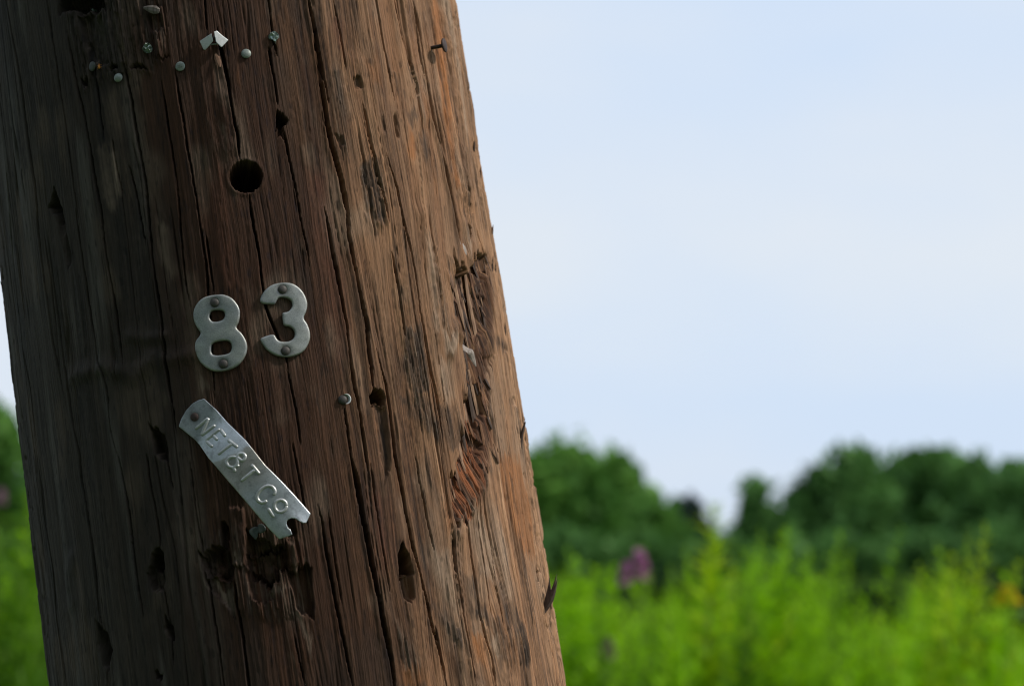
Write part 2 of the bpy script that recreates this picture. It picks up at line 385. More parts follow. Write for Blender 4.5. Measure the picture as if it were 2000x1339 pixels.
    ['dark',0.6,3,[[63.8,64.0],[71.4,65.1],[70.3,48.2],[65.2,21.0],[61.2,21.3],[60.9,39.7]]],
    ['pale',0.6,5,[[117.1,176.9],[122.2,167.5],[121.3,138.4],[118.6,109.5],[113.6,112.6],[113.3,138.2]]],
    ['pale',0.5,4,[[129.4,279.8],[133.1,263.6],[134.5,227.3],[133.9,243.8],[127.0,256.3]]],
    ['pale',0.7,3,[[118.6,109.5],[130.7,113.1],[135.7,106.9],[128.3,97.0],[119.4,96.8]]],
    ['pale',0.5,5,[[110.9,93.6],[125.2,93.8],[124.1,68.3],[113.7,62.0],[110.0,74.6]]],
    ['pale',0.75,2,[[121.5,-73.3],[127.0,-71.5],[127.5,-81.4],[124.4,-90.3],[121.3,-84.0]]],
    ['pale',0.5,5,[[86.3,-14.3],[100.3,-24.4],[100.9,-61.1],[91.3,-51.2],[85.6,-32.5]]],
    ['pale',0.5,5,[[115.5,-0.5],[132.4,2.1],[141.6,-32.5],[133.2,-44.6],[119.8,-40.9]]],
    ['pale',0.5,5,[[145.2,21.0],[151.9,-26.4],[151.4,-57.7],[141.9,-51.2],[139.6,-19.9]]],
    ['pale',0.6,6,[[175.4,335.7],[199.9,342.0],[206.6,291.3],[199.6,248.1],[185.3,241.8],[184.2,292.9]]],
    ['pale',0.5,3,[[161.0,180.8],[167.0,171.6],[165.3,158.2],[159.3,160.8]]],
    ['orange',0.75,4,[[164.1,333.1],[175.4,335.7],[176.9,305.0],[167.4,248.7],[163.0,214.4],[165.4,204.7],[154.1,206.5],[154.2,236.5],[157.2,280.7]]],
    ['orange',0.55,5,[[118.6,239.0],[120.8,232.6],[122.4,222.9],[115.5,215.8],[113.8,222.2]]],
    ['orange',0.6,3,[[117.8,237.2],[121.0,235.2],[122.4,222.9],[117.4,216.6],[114.7,222.3]]],
    ['orange',0.45,6,[[89.7,282.8],[101.6,283.6],[101.9,263.9],[89.8,261.6]]],
    ['orange',0.6,5,[[162.1,35.8],[198.5,36.3],[210.9,1.1],[199.9,-28.9],[172.6,-26.4],[162.1,5.3]]],
    ['orange',0.8,3,[[139.0,134.5],[143.2,130.0],[142.7,113.7],[138.1,110.3],[136.3,119.8]]],
    ['orange',0.7,4,[[107.0,-70.7],[116.1,-77.5],[115.8,-92.7],[109.3,-89.1],[106.0,-79.7]]],
    ['orange',0.5,6,[[53.4,-83.0],[71.1,-85.2],[75.0,-102.0],[52.4,-99.2]]],
    ['orange',0.5,6,[[98.1,4.9],[107.0,9.1],[106.5,-9.4],[98.8,-12.1]]],
    ['orange',0.5,3,[[8.8,278.9],[10.0,278.8],[9.6,266.7],[8.5,265.5]]],
    ['red',0.6,6,[[70.4,308.2],[80.2,306.9],[76.8,282.3],[71.3,291.9]]],
    ['red',0.5,10,[[-22.8,220.0],[-9.3,217.8],[-6.8,145.6],[-19.1,144.4],[-23.2,182.4]]],
    ['red',0.5,10,[[39.4,212.5],[55.4,211.7],[53.9,95.6],[40.4,90.6]]],
    ['red',0.4,10,[[46.0,22.8],[67.5,14.7],[67.2,-27.8],[50.3,-32.0]]],
    ['raw',0.55,1.2,[[-47.7,-24.3],[-34.7,-28.2],[-35.4,-44.4],[-38.0,-43.7],[-40.5,-35.2],[-44.5,-30.2]]],
    ['raw',0.5,1.0,[[-52.6,-13.9],[-50.9,-20.2],[-49.2,-25.8],[-51.9,-23.0]]],
    ['raw',0.4,1.5,[[-15.2,-30.4],[-2.4,-30.3],[-4.5,-35.0],[-13.6,-36.6]]],
    ['raw',0.35,2,[[-1.8,-47.3],[2.1,-50.8],[7.1,-67.8],[3.8,-70.2],[-0.3,-57.8]]],
    ['raw',0.35,2,[[-8.9,-58.0],[-5.6,-74.7],[-4.6,-86.6],[-6.9,-77.4]]],
    ['raw',0.45,1.5,[[-32.4,-9.8],[-27.8,-9.1],[-26.2,-15.3],[-31.7,-15.6]]],
    ['raw',0.35,2,[[-40.2,91.2],[-34.9,96.3],[-32.5,86.8],[-35.0,84.1]]],
    ['raw',0.3,2,[[-6.3,244.2],[-3.7,245.5],[-1.6,229.3],[-3.4,229.6]]],
    ['grey',0.6,6,[[140.2,28.9],[151.2,27.4],[137.3,11.5],[118.2,-2.2],[108.5,-9.5],[113.4,-0.4],[127.7,13.2]]],
  ],
  'raised': [
    [2.5,0.7,[[-31.1,17.8],[-22.2,16.4],[-23.5,-3.8],[-25.8,-16.5],[-31.9,-16.7],[-31.4,-2.5]]],
    [1.5,0.7,[[-0.6,-6.1],[3.6,-7.9],[4.9,-20.1],[-0.8,-20.4]]],
    [1.5,1.0,[[-33.9,137.7],[-29.4,136.9],[-30.2,130.9],[-33.0,132.9]]],
  ],
  'bolt_hole': [
    [5.1,211.1],
  ],
  'eight': [
    [-20.2,142.8],
    [-16.8,142.1],
    [-13.0,139.7],
    [-10.3,135.7],
    [-9.2,132.0],
    [-9.6,127.8],
    [-10.9,124.4],
    [-12.4,121.6],
    [-9.8,117.7],
    [-8.0,113.3],
    [-7.7,109.3],
    [-9.1,105.1],
    [-12.0,101.3],
    [-15.5,98.9],
    [-20.4,97.6],
    [-25.8,97.6],
    [-30.3,99.0],
    [-34.1,102.3],
    [-36.6,106.0],
    [-37.8,110.4],
    [-38.0,114.6],
    [-36.8,118.0],
    [-33.6,121.6],
    [-35.2,125.5],
    [-36.4,129.3],
    [-36.4,133.5],
    [-35.3,136.9],
    [-32.9,140.0],
    [-29.6,142.2],
    [-25.0,143.0],
  ],
  'eight_holes': [
    [[-24.4,133.9],[-20.3,133.4],[-18.4,132.2],[-18.0,130.0],[-19.0,128.1],[-21.2,127.1],[-24.7,127.2],[-26.6,128.5],[-27.1,130.6],[-26.2,132.9]],
    [[-25.2,115.2],[-20.4,115.2],[-17.6,114.1],[-16.5,111.6],[-17.2,108.7],[-19.1,107.2],[-23.9,107.0],[-27.4,107.7],[-28.8,109.4],[-28.4,112.9],[-27.3,114.5]],
  ],
  'three': [
    [3.3,135.9],
    [5.2,139.5],
    [8.3,142.4],
    [12.4,144.3],
    [18.3,144.6],
    [23.5,143.4],
    [27.2,140.3],
    [29.8,135.5],
    [30.5,130.6],
    [29.4,126.5],
    [27.2,122.2],
    [28.8,118.1],
    [29.6,113.2],
    [28.7,108.6],
    [25.9,104.1],
    [22.3,101.5],
    [17.4,100.3],
    [13.3,100.4],
    [8.8,101.7],
    [5.1,104.2],
    [2.1,107.9],
    [0.4,112.6],
    [2.9,114.0],
    [7.4,114.7],
    [9.0,113.9],
    [9.9,111.7],
    [11.7,110.1],
    [15.8,109.4],
    [18.8,110.3],
    [20.6,113.0],
    [20.2,116.1],
    [18.4,118.0],
    [16.5,118.6],
    [15.1,119.4],
    [14.8,121.5],
    [15.0,125.7],
    [15.8,126.8],
    [18.5,127.1],
    [20.9,129.2],
    [21.6,131.5],
    [20.9,133.7],
    [18.2,135.5],
    [14.7,135.9],
    [13.1,134.6],
    [11.3,132.5],
    [7.8,132.9],
    [4.4,133.7],
  ],
  'eight_nails': [
    [-22.9,138.2],
    [-22.7,101.5],
  ],
  'three_nails': [
    [17.0,140.5],
    [13.8,104.0],
  ],
  'tag': [
    [-36.7,83.3],
    [-33.6,79.5],
    [-30.3,75.5],
    [-27.4,71.1],
    [-24.5,66.8],
    [-19.9,60.7],
    [-15.4,54.6],
    [-11.7,47.9],
    [-9.0,42.8],
    [-6.3,37.8],
    [-0.6,29.7],
    [6.3,19.2],
    [10.0,13.3],
    [14.2,6.6],
    [12.5,3.8],
    [11.0,1.4],
    [9.2,1.6],
    [5.4,4.8],
    [3.6,5.2],
    [2.1,4.9],
    [1.0,3.9],
    [0.6,2.5],
    [1.0,0.1],
    [2.3,-1.2],
    [2.9,-4.3],
    [-0.8,-4.9],
    [-4.3,-5.5],
    [-8.4,0.4],
    [-12.7,7.5],
    [-17.0,15.0],
    [-21.0,21.8],
    [-25.0,28.5],
    [-27.9,33.2],
    [-30.7,37.9],
    [-33.9,43.0],
    [-37.2,47.8],
    [-39.7,52.3],
    [-42.3,56.7],
    [-45.3,60.7],
    [-48.5,64.0],
    [-51.3,67.0],
    [-54.0,69.8],
    [-52.0,73.9],
    [-48.5,78.3],
    [-44.0,81.7],
    [-40.3,83.0],
  ],
  'tag_nail': [
    [-43.7,73.6],
  ],
  'tag_axis': [
    [-45.5,76.6],
    [5.1,-0.5],
  ],
  'letters': [
    ['N',[[[-44.0,66.5],[-35.5,71.5]],[[-35.5,71.5],[-40.7,62.0]],[[-40.7,62.0],[-31.9,66.6]]]],
    ['E',[[[-38.1,58.5],[-29.1,63.7]],[[-29.1,63.7],[-26.3,58.6]],[[-33.6,61.0],[-31.2,57.4]],[[-38.1,58.5],[-34.4,53.8]]]],
    ['T',[[[-25.1,56.4],[-20.0,50.7]],[[-22.6,53.6],[-31.2,48.5]]]],
    ['&',[[[-23.0,36.5],[-23.2,38.9],[-25.8,40.3],[-26.8,42.7],[-25.9,44.6],[-23.5,45.5],[-20.6,44.5],[-18.2,42.3],[-16.4,44.1],[-17.3,46.3],[-19.6,46.4],[-20.8,44.3],[-20.8,41.6],[-22.0,39.9],[-23.6,39.0]],[[-22.1,39.7],[-20.0,39.9]]]],
    ['T',[[[-13.6,39.3],[-10.0,32.9]],[[-11.8,36.1],[-20.2,30.6]]]],
    ['C',[[[-4.2,19.8],[-3.0,21.7],[-4.3,24.7],[-7.2,25.5],[-10.7,23.7],[-12.8,20.6],[-12.4,17.9],[-10.3,16.3],[-7.9,17.3]]]],
    ['o',[[[1.8,12.6],[1.5,11.5],[0.9,10.6],[0.1,10.0],[-0.8,9.6],[-1.8,9.6],[-2.8,9.9],[-3.5,10.5],[-4.1,11.4],[-4.4,12.4],[-4.4,13.5],[-4.2,14.5],[-3.6,15.4],[-2.8,16.1],[-1.9,16.4],[-0.9,16.5],[0.1,16.2],[0.9,15.5],[1.5,14.7],[1.8,13.7],[1.8,12.6]]]],
    ['bar',[[[-7.9,12.9],[-5.5,7.2]]]],
  ],
  'points': {'tack_a': [-63.5,284.4],'tack_b': [-24.6,283.7],'tack_c': [15.6,286.2],'tack_d': [-79.8,295.5],'bug': [-75.2,294.0],'scrap_a': [-42.3,297.7],'scrap_b': [33.7,294.4],'scrap_c': [-80.5,331.0],'chip': [-35.3,320.4],'leaf': [-16.4,1.7],'fold_apex': [-1.7,299.4],'rusty_nail': [154.2,296.0],'ring_nail': [43.3,71.6],'sliver_top': [141.4,108.8],'sliver_low': [154.3,90.8],'fan_low': [201.4,-63.1],'fan_top': [210.5,-40.1],'thin_low': [207.3,42.3],'thin_top': [210.7,58.6],'hair_a': [234.6,-67.5],'hair_b': [234.6,-76.6],'shard_low': [160.3,155.6],'shard_top': [153.7,178.0],'chip_low': [-1.0,279.2],'chip_top': [-2.6,288.6],'tear_low': [137.7,135.4],'tear_top': [135.3,148.9],'fib_low': [156.7,29.2],'fib_top': [152.2,40.9],'fold_bar_a': [-4.4,293.7],'fold_bar_b': [-0.7,293.5]},
  'fold': [
    [[-10.9,297.1],[-3.3,299.8],[-2.9,295.2],[-5.4,293.1],[-8.3,291.1],[-9.4,291.7]],
    [[-1.7,300.4],[0.1,301.0],[3.0,298.0],[6.1,295.4],[1.3,290.9],[-1.4,294.2]],
  ],
  'leaf_shapes': [
    [[-20.9,2.7],[-18.4,4.5],[-15.8,4.3],[-15.6,1.9],[-16.5,-1.0],[-18.0,-2.9],[-19.2,-1.2],[-20.3,0.4]],
    [[-15.4,5.3],[-13.7,5.8],[-11.7,4.3],[-11.4,1.6],[-13.6,0.4],[-15.5,0.5],[-15.8,3.1]],
  ],
  'sliver': [
    [142.6,106.7],
    [145.9,103.6],
    [148.9,99.4],
    [151.7,95.3],
    [154.0,90.5],
  ],
  'trees': [
    [113.4,[[1.08,5.02,1.68],[2.52,5.38,1.73],[1.68,4.3,1.87],[3.24,3.7,2.16],[1.44,2.14,1.92],[3.6,1.9,1.92]]],
    [117.6,[[5.11,5.28,1.29],[5.93,3.79,1.64],[4.73,3.42,1.49],[5.48,1.92,1.74]]],
    [110.5,[[6.44,2.94,1.29],[7.02,2.0,1.4],[7.53,2.12,0.94]]],
    [184.2,[[13.34,4.54,1.4],[13.65,2.67,1.95]]],
    [107.7,[[10.76,4.11,0.87],[10.99,2.96,1.14],[10.38,1.87,1.09],[11.86,2.44,1.03],[11.4,1.87,1.37]]],
    [113.4,[[13.57,3.46,1.32],[14.53,4.42,1.44],[15.61,5.14,1.39],[16.21,5.67,1.01],[14.41,2.14,1.92],[16.57,3.34,1.92]]],
    [119.0,[[18.77,4.7,1.51],[19.78,5.16,1.66],[20.92,5.51,1.46],[19.15,3.44,2.27],[21.42,3.44,2.02]]],
    [111.9,[[21.33,4.74,1.54],[22.04,3.31,1.9],[20.85,2.13,1.9]]],
    [104.9,[[21.99,4.63,1.16],[22.77,3.41,2.0],[21.88,1.86,1.78]]],
    [116.2,[[28.05,4.62,2.21],[28.3,2.65,2.21]]],
    [99.2,[[-21.85,6.24,2.0],[-20.76,5.29,1.58],[-20.06,3.82,1.37],[-22.27,4.14,2.1],[-20.0,2.25,1.3],[-21.11,2.25,1.68],[-19.22,3.4,1.3]]],
  ],
  'knots': [
    [148.5,114.1,11,34,75],
    [126.7,-76.7,10,26,45],
    [118.7,230.8,7,22,40],
    [74.6,193.7,7,24,50],
    [67.9,-27.8,5,14,40],
    [66.7,71.6,5,14,35],
    [-80.6,227.2,5,24,50],
    [-151.1,2.6,6,20,40],
    [-82.6,-8.8,4,14,35],
    [119.1,138.4,5,18,50],
    [56.3,111.0,3,20,60],
  ],
  'rough': [
    [1.9,5,[[-99.5,348.5],[-25.4,330.5],[-28.5,306.9],[-34.1,288.7],[-44.8,281.2],[-61.0,284.8],[-90.5,282.5],[-90.4,308.4]]],
    [1.1,4,[[-52.4,-3.5],[-37.7,7.5],[-16.6,7.1],[10.9,-9.0],[12.8,-27.1],[9.6,-50.4],[-6.9,-52.4],[-38.5,-43.0],[-51.3,-23.1]]],
    [1.3,5,[[74.0,211.2],[88.3,221.0],[92.4,201.8],[90.9,176.1],[79.7,171.3],[73.6,180.9]]],
    [0.9,5,[[90.3,110.1],[102.8,115.1],[104.1,80.4],[105.4,62.1],[108.3,40.2],[97.8,43.6],[86.8,65.8],[86.3,96.4]]],
    [1.2,4,[[140.2,28.9],[151.2,27.4],[136.9,9.9],[117.9,-3.7],[108.4,-10.1],[113.4,-0.4],[127.7,13.2]]],
    [1.1,4,[[120.9,167.4],[127.2,164.6],[127.0,138.7],[129.7,113.1],[119.5,109.6],[117.7,138.3]]],
    [1.2,4,[[134.6,158.6],[147.2,161.2],[143.0,139.7],[134.4,132.6],[131.5,145.4]]],
    [0.9,5,[[80.8,-29.0],[83.6,-53.5],[99.7,-67.1],[99.0,-80.6],[87.5,-72.0],[78.9,-50.0]]],
    [0.9,5,[[112.2,-55.8],[137.3,-68.1],[161.3,-76.8],[159.0,-95.4],[130.7,-93.8],[115.3,-71.3]]],
    [0.9,5,[[52.8,-56.2],[63.7,-69.4],[70.6,-88.1],[59.4,-95.7],[51.7,-73.9]]],
    [0.9,5,[[150.3,245.9],[171.9,219.1],[179.9,186.8],[163.6,184.5],[154.1,206.5]]],
    [0.8,5,[[-73.8,74.5],[-59.4,68.7],[-63.9,48.3],[-75.1,53.4]]],
    [0.8,5,[[-86.5,0.9],[-72.8,-1.5],[-76.3,-48.7],[-83.0,-53.6],[-85.7,-29.3]]],
    [0.7,6,[[-14.2,250.2],[-6.4,239.5],[-2.0,226.2],[-5.4,223.6],[-11.7,234.0]]],
    [0.8,6,[[65.8,278.9],[75.4,269.3],[73.8,220.8],[64.7,211.4],[63.1,240.2]]],
  ],
}

# ================================================================ GROUND AND MEADOW FLOOR
m_ground, nt, bs = new_mat('meadow_ground')
tx = nt.nodes.new('ShaderNodeTexNoise'); tx.inputs['Scale'].default_value = 0.35; tx.inputs['Detail'].default_value = 8
rp = nt.nodes.new('ShaderNodeValToRGB')
rp.color_ramp.elements[0].position = 0.35; rp.color_ramp.elements[0].color = (0.030, 0.060, 0.010, 1)
rp.color_ramp.elements[1].position = 0.7; rp.color_ramp.elements[1].color = (0.060, 0.110, 0.020, 1)
tc = nt.nodes.new('ShaderNodeTexCoord')
nt.links.new(tc.outputs['Object'], tx.inputs['Vector'])
nt.links.new(tx.outputs['Fac'], rp.inputs['Fac'])
nt.links.new(rp.outputs['Color'], bs.inputs['Base Color'])
bs.inputs['Roughness'].default_value = 0.95
gv, gf = [], []
ys = [-1500, -300, -60, -15, -4, 0, 2, 4, 6, 9, 14, 22, 35, 60, 100, 180, 400, 900, 1500]
xs = [-1500, -400, -120, -50, -20, -8, -3, -1, 1, 3, 8, 20, 50, 120, 400, 1500]
for y in ys:
    for x in xs:
        d = math.hypot(x, y)
        gv.append((x, y, 0.0 if d < 3 else 0.12 * math.sin(x * 0.31 + y * 0.17) * min(1, (d - 3) / 20)))
nx = len(xs)
for j in range(len(ys) - 1):
    for i in range(nx - 1):
        gf.append((j * nx + i, j * nx + i + 1, (j + 1) * nx + i + 1, (j + 1) * nx + i))
g = part('ground', gv, gf, m_ground)
g['kind'] = 'structure'

# ================================================================ UTILITY POLE
# ---- grid: fine where the wood is seen close up, coarse beyond
s_front = np.arange(-264, 264.01, 0.42)
s_back = np.linspace(264, 2 * math.pi * 160 - 264, 150)[1:-1]
S1 = np.concatenate([s_front, s_back])
h_fine = np.arange(-122.1, 364.7, 0.75)
H0 = -1300 / POLE_A.z
h_low = np.linspace(H0 - 30, -122.1, 46)[:-1]
h_top = 6800
h_high = 364.7 + (h_top - 364.7) * np.linspace(0, 1, 46)[1:] ** 2.2
H1 = np.concatenate([h_low, h_fine, h_high])
nr, nc = len(H1), len(S1)
S, H = np.meshgrid(S1.astype(np.float32), H1.astype(np.float32))

# ---- relief (mm) -------------------------------------------------------------
wob = 2.2 * fbm(S / 26, H / 90, 1, 2) + 0.5 * fbm(S / 7, H / 30, 3, 2)
for ks, kh, ka, kr, kz in FEAT['knots']:                 # grain sweeps round knots and wounds
    dx, dz = S - ks, H - kh
    wob -= ka * dx / (np.abs(dx) + 0.35 * kr) * np.exp(-(dx / kr) ** 2 - (dz / kz) ** 2)
SW = S + wob                                             # wavy grain
lump = (1.6 + 1.2 * sstep(20, 110, S)) * fbm(S / 42, H / 230, 5, 2)                  # broad flutes
flute = 0.75 * fbm(SW / 11, H / 260, 8, 2)
grain = fbm(SW / 2.3, H / 75, 11, 3)                     # fibres
fine = fbm(SW / 0.95, H / 24, 15, 2)
speck = fbm(S / 1.4, H / 3.2, 19, 2)
calm = 0.55 + 0.45 * sstep(-80, 120, S)                  # weathered smoother on the shaded side
right = sstep(20, 110, S)
ridged = 1 - 2.2 * np.abs(fbm(SW / 9, H / 240, 180, 2))
D = lump + flute * (1 + 0.7 * right) + right * 0.9 * ridged + (0.42 * grain + 0.26 * fine) * calm + 0.10 * speck
# scaly weathered patches
scal = sstep(0.15, 0.5, fbm(S / 22, H / 60, 23, 3))
flake = fbm(SW / 3.5, H / 7, 27, 3)
D += scal * 0.45 * np.abs(flake) * calm
# shallow checks that follow the grain everywhere
chk = np.abs(fbm(SW / 7.5, H / 420, 31, 2))
chk_on = sstep(0.0, 0.35, fbm(S / 17, H / 90, 35, 2))
D -= 2.2 * (1 - sstep(0.0, 0.04, chk)) * chk_on
chk2 = np.abs(fbm(SW / 3.4, H / 260, 37, 2))
chk2_on = sstep(0.05, 0.4, fbm(S / 13, H / 60, 41, 2)) * (0.4 + 0.6 * sstep(60, 170, S))
D -= 1.3 * (1 - sstep(0.0, 0.07, chk2)) * chk2_on
# the edge of the right side shows raised growth rings as fine ribs
ribs = sstep(150, 215, S)
D += ribs * 0.35 * np.sin(SW * 2.1 + 3 * fbm(S / 40, H / 200, 43, 2))

jit_s = 0.9 * fbm(S / 3.0, H / 9, 47, 3)
jit_h = 3.0 * fbm(S / 2.2, H / 11, 51, 3)

def window(pts, pad):
    a = np.array(pts); lo, hi = a.min(0) - pad, a.max(0) + pad
    i0, i1 = np.searchsorted(S1[:len(s_front)], [lo[0], hi[0]])
    j0, j1 = np.searchsorted(H1, [lo[1], hi[1]])
    return slice(j0, j1), slice(i0, i1)

def mask_poly(poly, soft, rag=1.0, ragh=1.0):
    w = window(poly, soft + 6)
    if w[0].start >= w[0].stop or w[1].start >= w[1].stop: return w, None
    d = sdf_poly(S[w] + rag * jit_s[w], H[w] + ragh * jit_h[w] + 0.16 * rag * end_jit[w], poly)
    return w, 1 - sstep(-soft, soft * 0.4, d)

for hgt, wid, pl in FEAT['ridges']:
    w = window(pl, wid * 3)
    dm = np.full(S[w].shape, 1e9)
    for (ax, ay), (bx, by) in zip(pl[:-1], pl[1:]):
        ex, ey = bx - ax, by - ay
        t = np.clip(((S[w] - ax) * ex + (H[w] - ay) * ey) / (ex * ex + ey * ey), 0, 1)
        dm = np.minimum(dm, np.hypot(S[w] - ax - ex * t, H[w] - ay - ey * t))
    D[w] += hgt * np.exp(-(dm / wid) ** 2) * (1 + 0.5 * flake[w])
# the rotten hollow: torn fibres
slant = S + H * 0.03 + 0.7 * fbm(S / 22, H / 110, 61, 2)
def hash2(i, j, seed):
    if seed not in _lat: _lat[seed] = lattice(seed + 100)
    return _lat[seed][j & 255, i & 255]
def fibres(width, length, seed):
    """torn bundles of fibre: long narrow cells along the grain, each at its own level with its own broken end"""
    x = slant / width + 0.25 * fbm(S / 9, H / 50, seed, 2)
    ci = np.floor(x).astype(np.int32); fx = x - ci
    y = H / (length * (0.6 + 0.8 * hash2(ci, ci * 0 + 7, seed + 1))) + 9 * hash2(ci, ci * 0 + 3, seed + 2)
    cj = np.floor(y).astype(np.int32); fy = y - cj
    lev = hash2(ci, cj, seed + 3) - 0.5
    tilt = (hash2(ci, cj, seed + 4) - 0.5) * (fy - 0.5) * 0.5
    rnd = 1 - (2 * fx - 1) ** 2
    gap = 1 - sstep(0.0, 0.16, np.minimum(fx, 1 - fx))
    return lev + tilt + 0.35 * rnd, hash2(ci, cj, seed + 5), gap
fa, fa_c, fa_g = fibres(3.4, 78, 130); fb, fb_c, fb_g = fibres(1.7, 48, 140); fc, fc_c, _g = fibres(0.95, 30, 150)
fib = 1.05 * fa + 0.5 * fb + 0.16 * fc
rot_d = fbm(S / 10, H / 170, 63, 2)
end_jit = 8 * (hash2(np.floor(slant / 2.6).astype(np.int32), np.zeros(S.shape, np.int32) + 11, 160) - 0.5)
rot_c = np.zeros_like(S)
w = window(FEAT['rot'], 14)
dd = sdf_poly(S[w] + 0.5 * jit_s[w], H[w] + 1.4 * end_jit[w], FEAT['rot'])
rot_c[w] = 1 - sstep(-1.3, 0.5, dd)
_in = sdf_poly(S[w], H[w], FEAT['rot']) < 0
_edge = np.where(_in, S[w], -1e9).max(1)                   # the hollow runs out gently towards the right
_ok = np.nonzero(_edge > -1e8)[0]
_edge = np.interp(np.arange(len(_edge)), _ok, _edge[_ok])
_edge = np.convolve(np.pad(_edge, 50, mode='edge'), np.ones(101) / 101, mode='valid')
rot_dep = rot_c.copy()
rot_dep[w] *= np.where(_edge[:, None] > -1e7, sstep(0, 27, _edge[:, None] - S[w]), 1)
rot_c[w] *= np.where(_edge[:, None] > -1e7, sstep(-3, 9, _edge[:, None] - S[w] + 4 * fib[w]), 1)
D -= rot_dep * 8.5 + rot_c * np.maximum(-.2, 0.6 + 1.0 * fib) * (0.4 + 0.6 * rot_dep)
fiss = np.maximum(fa_g * sstep(.35, .5, fa_c), fb_g * sstep(.6, .75, fb_c))
D -= rot_c * fiss * 1.6
rough_c = np.zeros_like(S)
for amp, soft, poly in FEAT['rough']:
    w, m = mask_poly(poly, soft, 1.6, 1.6)
    if m is None: continue
    D[w] += amp * m * (0.9 * fb[w] + 0.7 * fc[w] + 0.5 * fa[w] + 0.35 * flake[w])
    rough_c[w] = np.maximum(rough_c[w], m)
# splintery weathered skin in other places
skin = sstep(0.18, 0.5, fbm(S / 16, H / 55, 170, 3)) * sstep(20, 120, S) * (1 - rot_c)
D += skin * (0.75 * fb + 0.5 * fc)
for hgt, soft, poly in FEAT['raised']:
    w, m = mask_poly(poly, soft, 0.5, 0.6)
    if m is not None: D[w] += hgt * m
for dep, soft, poly in FEAT['pockets']:
    w, m = mask_poly(poly, soft, 1.6, 1.4)
    if m is not None: D[w] -= dep * m * (0.8 + 0.4 * fib[w])
for dep, soft, rough, poly in FEAT['gouges']:
    w, m = mask_poly(poly, soft, 0.9 + 0.5 * rough, 0.9 + 0.9 * rough)
    if m is not None: D[w] -= dep * m * (0.85 + 0.25 * grain[w] + 0.28 * fb[w] + 0.15 * fc[w]) * (1 + rough * 0.55 * fbm(S[w] / 4.5, H[w] / 6, 66, 3))
# long drying cracks
crack_j = 0.22 * fbm(H1 / 9, H1 * 0 + 3.3, 71, 3)
for k, (wid, dep, pl) in enumerate(FEAT['cracks']):
    p = np.array(pl); o_ = np.argsort(p[:, 1]); p = p[o_]
    j0, j1 = np.searchsorted(H1, [p[0, 1], p[-1, 1]])
    if j1 <= j0: continue
    hh = H1[j0:j1]
    cs = np.interp(hh, p[:, 1], p[:, 0]) + np.roll(crack_j, 37 * k)[j0:j1] + 0.45 * fbm(hh / 40, hh * 0 + k * 7.7, 73, 2) + 0.22 * fbm(hh / 4.5, hh * 0 + k * 1.7, 74, 2)
    span = p[-1, 1] - p[0, 1]
    taper = np.minimum(1, np.minimum(hh - p[0, 1], p[-1, 1] - hh) / (0.12 * span) + 0.15)
    ww = 0.47 * wid ** 0.82 * (0.62 + 0.75 * vnoise(hh / 21, hh * 0 + k * 3.1, 75)) * taper
    i0, i1 = np.searchsorted(S1[:len(s_front)], [cs.min() - 6, cs.max() + 6])
    d = np.abs(S[j0:j1, i0:i1] + 0.10 * jit_s[j0:j1, i0:i1] - cs[:, None]) / ww[:, None]
    D[j0:j1, i0:i1] -= dep * taper[:, None] * np.clip(1.15 - d, 0, 1) ** 0.8
    # one lip stands a little proud
    lip = np.exp(-((S[j0:j1, i0:i1] - cs[:, None] + 1.7 * ww[:, None]) / 1.6) ** 2)
    D[j0:j1, i0:i1] += 0.35 * wid * lip * taper[:, None] * 0.7
# the drilled bolt hole
(bs_, bh_), = FEAT['bolt_hole']
rr = np.hypot(S - bs_, H - bh_) + 0.45 * jit_s + 0.5 * np.maximum(fc, 0) + 0.2 * fb
D -= 75 * (1 - sstep(9.55, 10.0, rr)) - 0.5 * np.exp(-((rr - 11) / 1.4) ** 2)

# nicks and lifted flakes where the outline shows
edge_band = sstep(185, 215, np.abs(S)) * (1 - sstep(262, 264, np.abs(S)))
D += edge_band * (0.9 * np.maximum(fb, 0) * sstep(.5, .8, fb_c) - 1.3 * sstep(.2, .6, fbm(S / 9, H / 8, 205, 3)))
# keep far rows and the back calm
D = np.clip(D, -90, 9)

# ---- colour of the wood, with some light and shade put in ---------------------------------------------
def C(r, g_, b): return np.array([r, g_, b], dtype=np.float32)
def blend(col, m, c): return col + (c - col) * m[..., None]
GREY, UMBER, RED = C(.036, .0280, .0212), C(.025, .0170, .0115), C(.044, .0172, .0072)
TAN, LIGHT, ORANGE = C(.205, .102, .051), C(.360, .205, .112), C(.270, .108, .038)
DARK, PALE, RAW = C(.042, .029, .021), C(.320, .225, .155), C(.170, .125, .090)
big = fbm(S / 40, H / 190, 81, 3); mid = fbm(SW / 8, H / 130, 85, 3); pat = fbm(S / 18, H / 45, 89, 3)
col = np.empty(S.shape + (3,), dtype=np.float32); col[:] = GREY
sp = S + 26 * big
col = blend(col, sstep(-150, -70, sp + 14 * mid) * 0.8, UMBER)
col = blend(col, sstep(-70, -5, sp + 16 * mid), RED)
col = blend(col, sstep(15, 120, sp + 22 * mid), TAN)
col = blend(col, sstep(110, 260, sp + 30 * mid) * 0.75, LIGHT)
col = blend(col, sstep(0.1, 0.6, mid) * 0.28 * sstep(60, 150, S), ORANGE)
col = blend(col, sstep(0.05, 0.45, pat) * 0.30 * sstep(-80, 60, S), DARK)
weath = fbm(SW / 5, H / 34, 95, 3)
col = blend(col, sstep(0.25, 0.6, weath) * 0.35 * sstep(-30, 110, S), DARK)
col = blend(col, sstep(0.2, 0.55, -weath) * 0.35 * sstep(40, 150, S), LIGHT)
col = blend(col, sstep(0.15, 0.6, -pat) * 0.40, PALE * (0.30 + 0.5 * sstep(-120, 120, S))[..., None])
left = 1 - sstep(-110, -10, S)
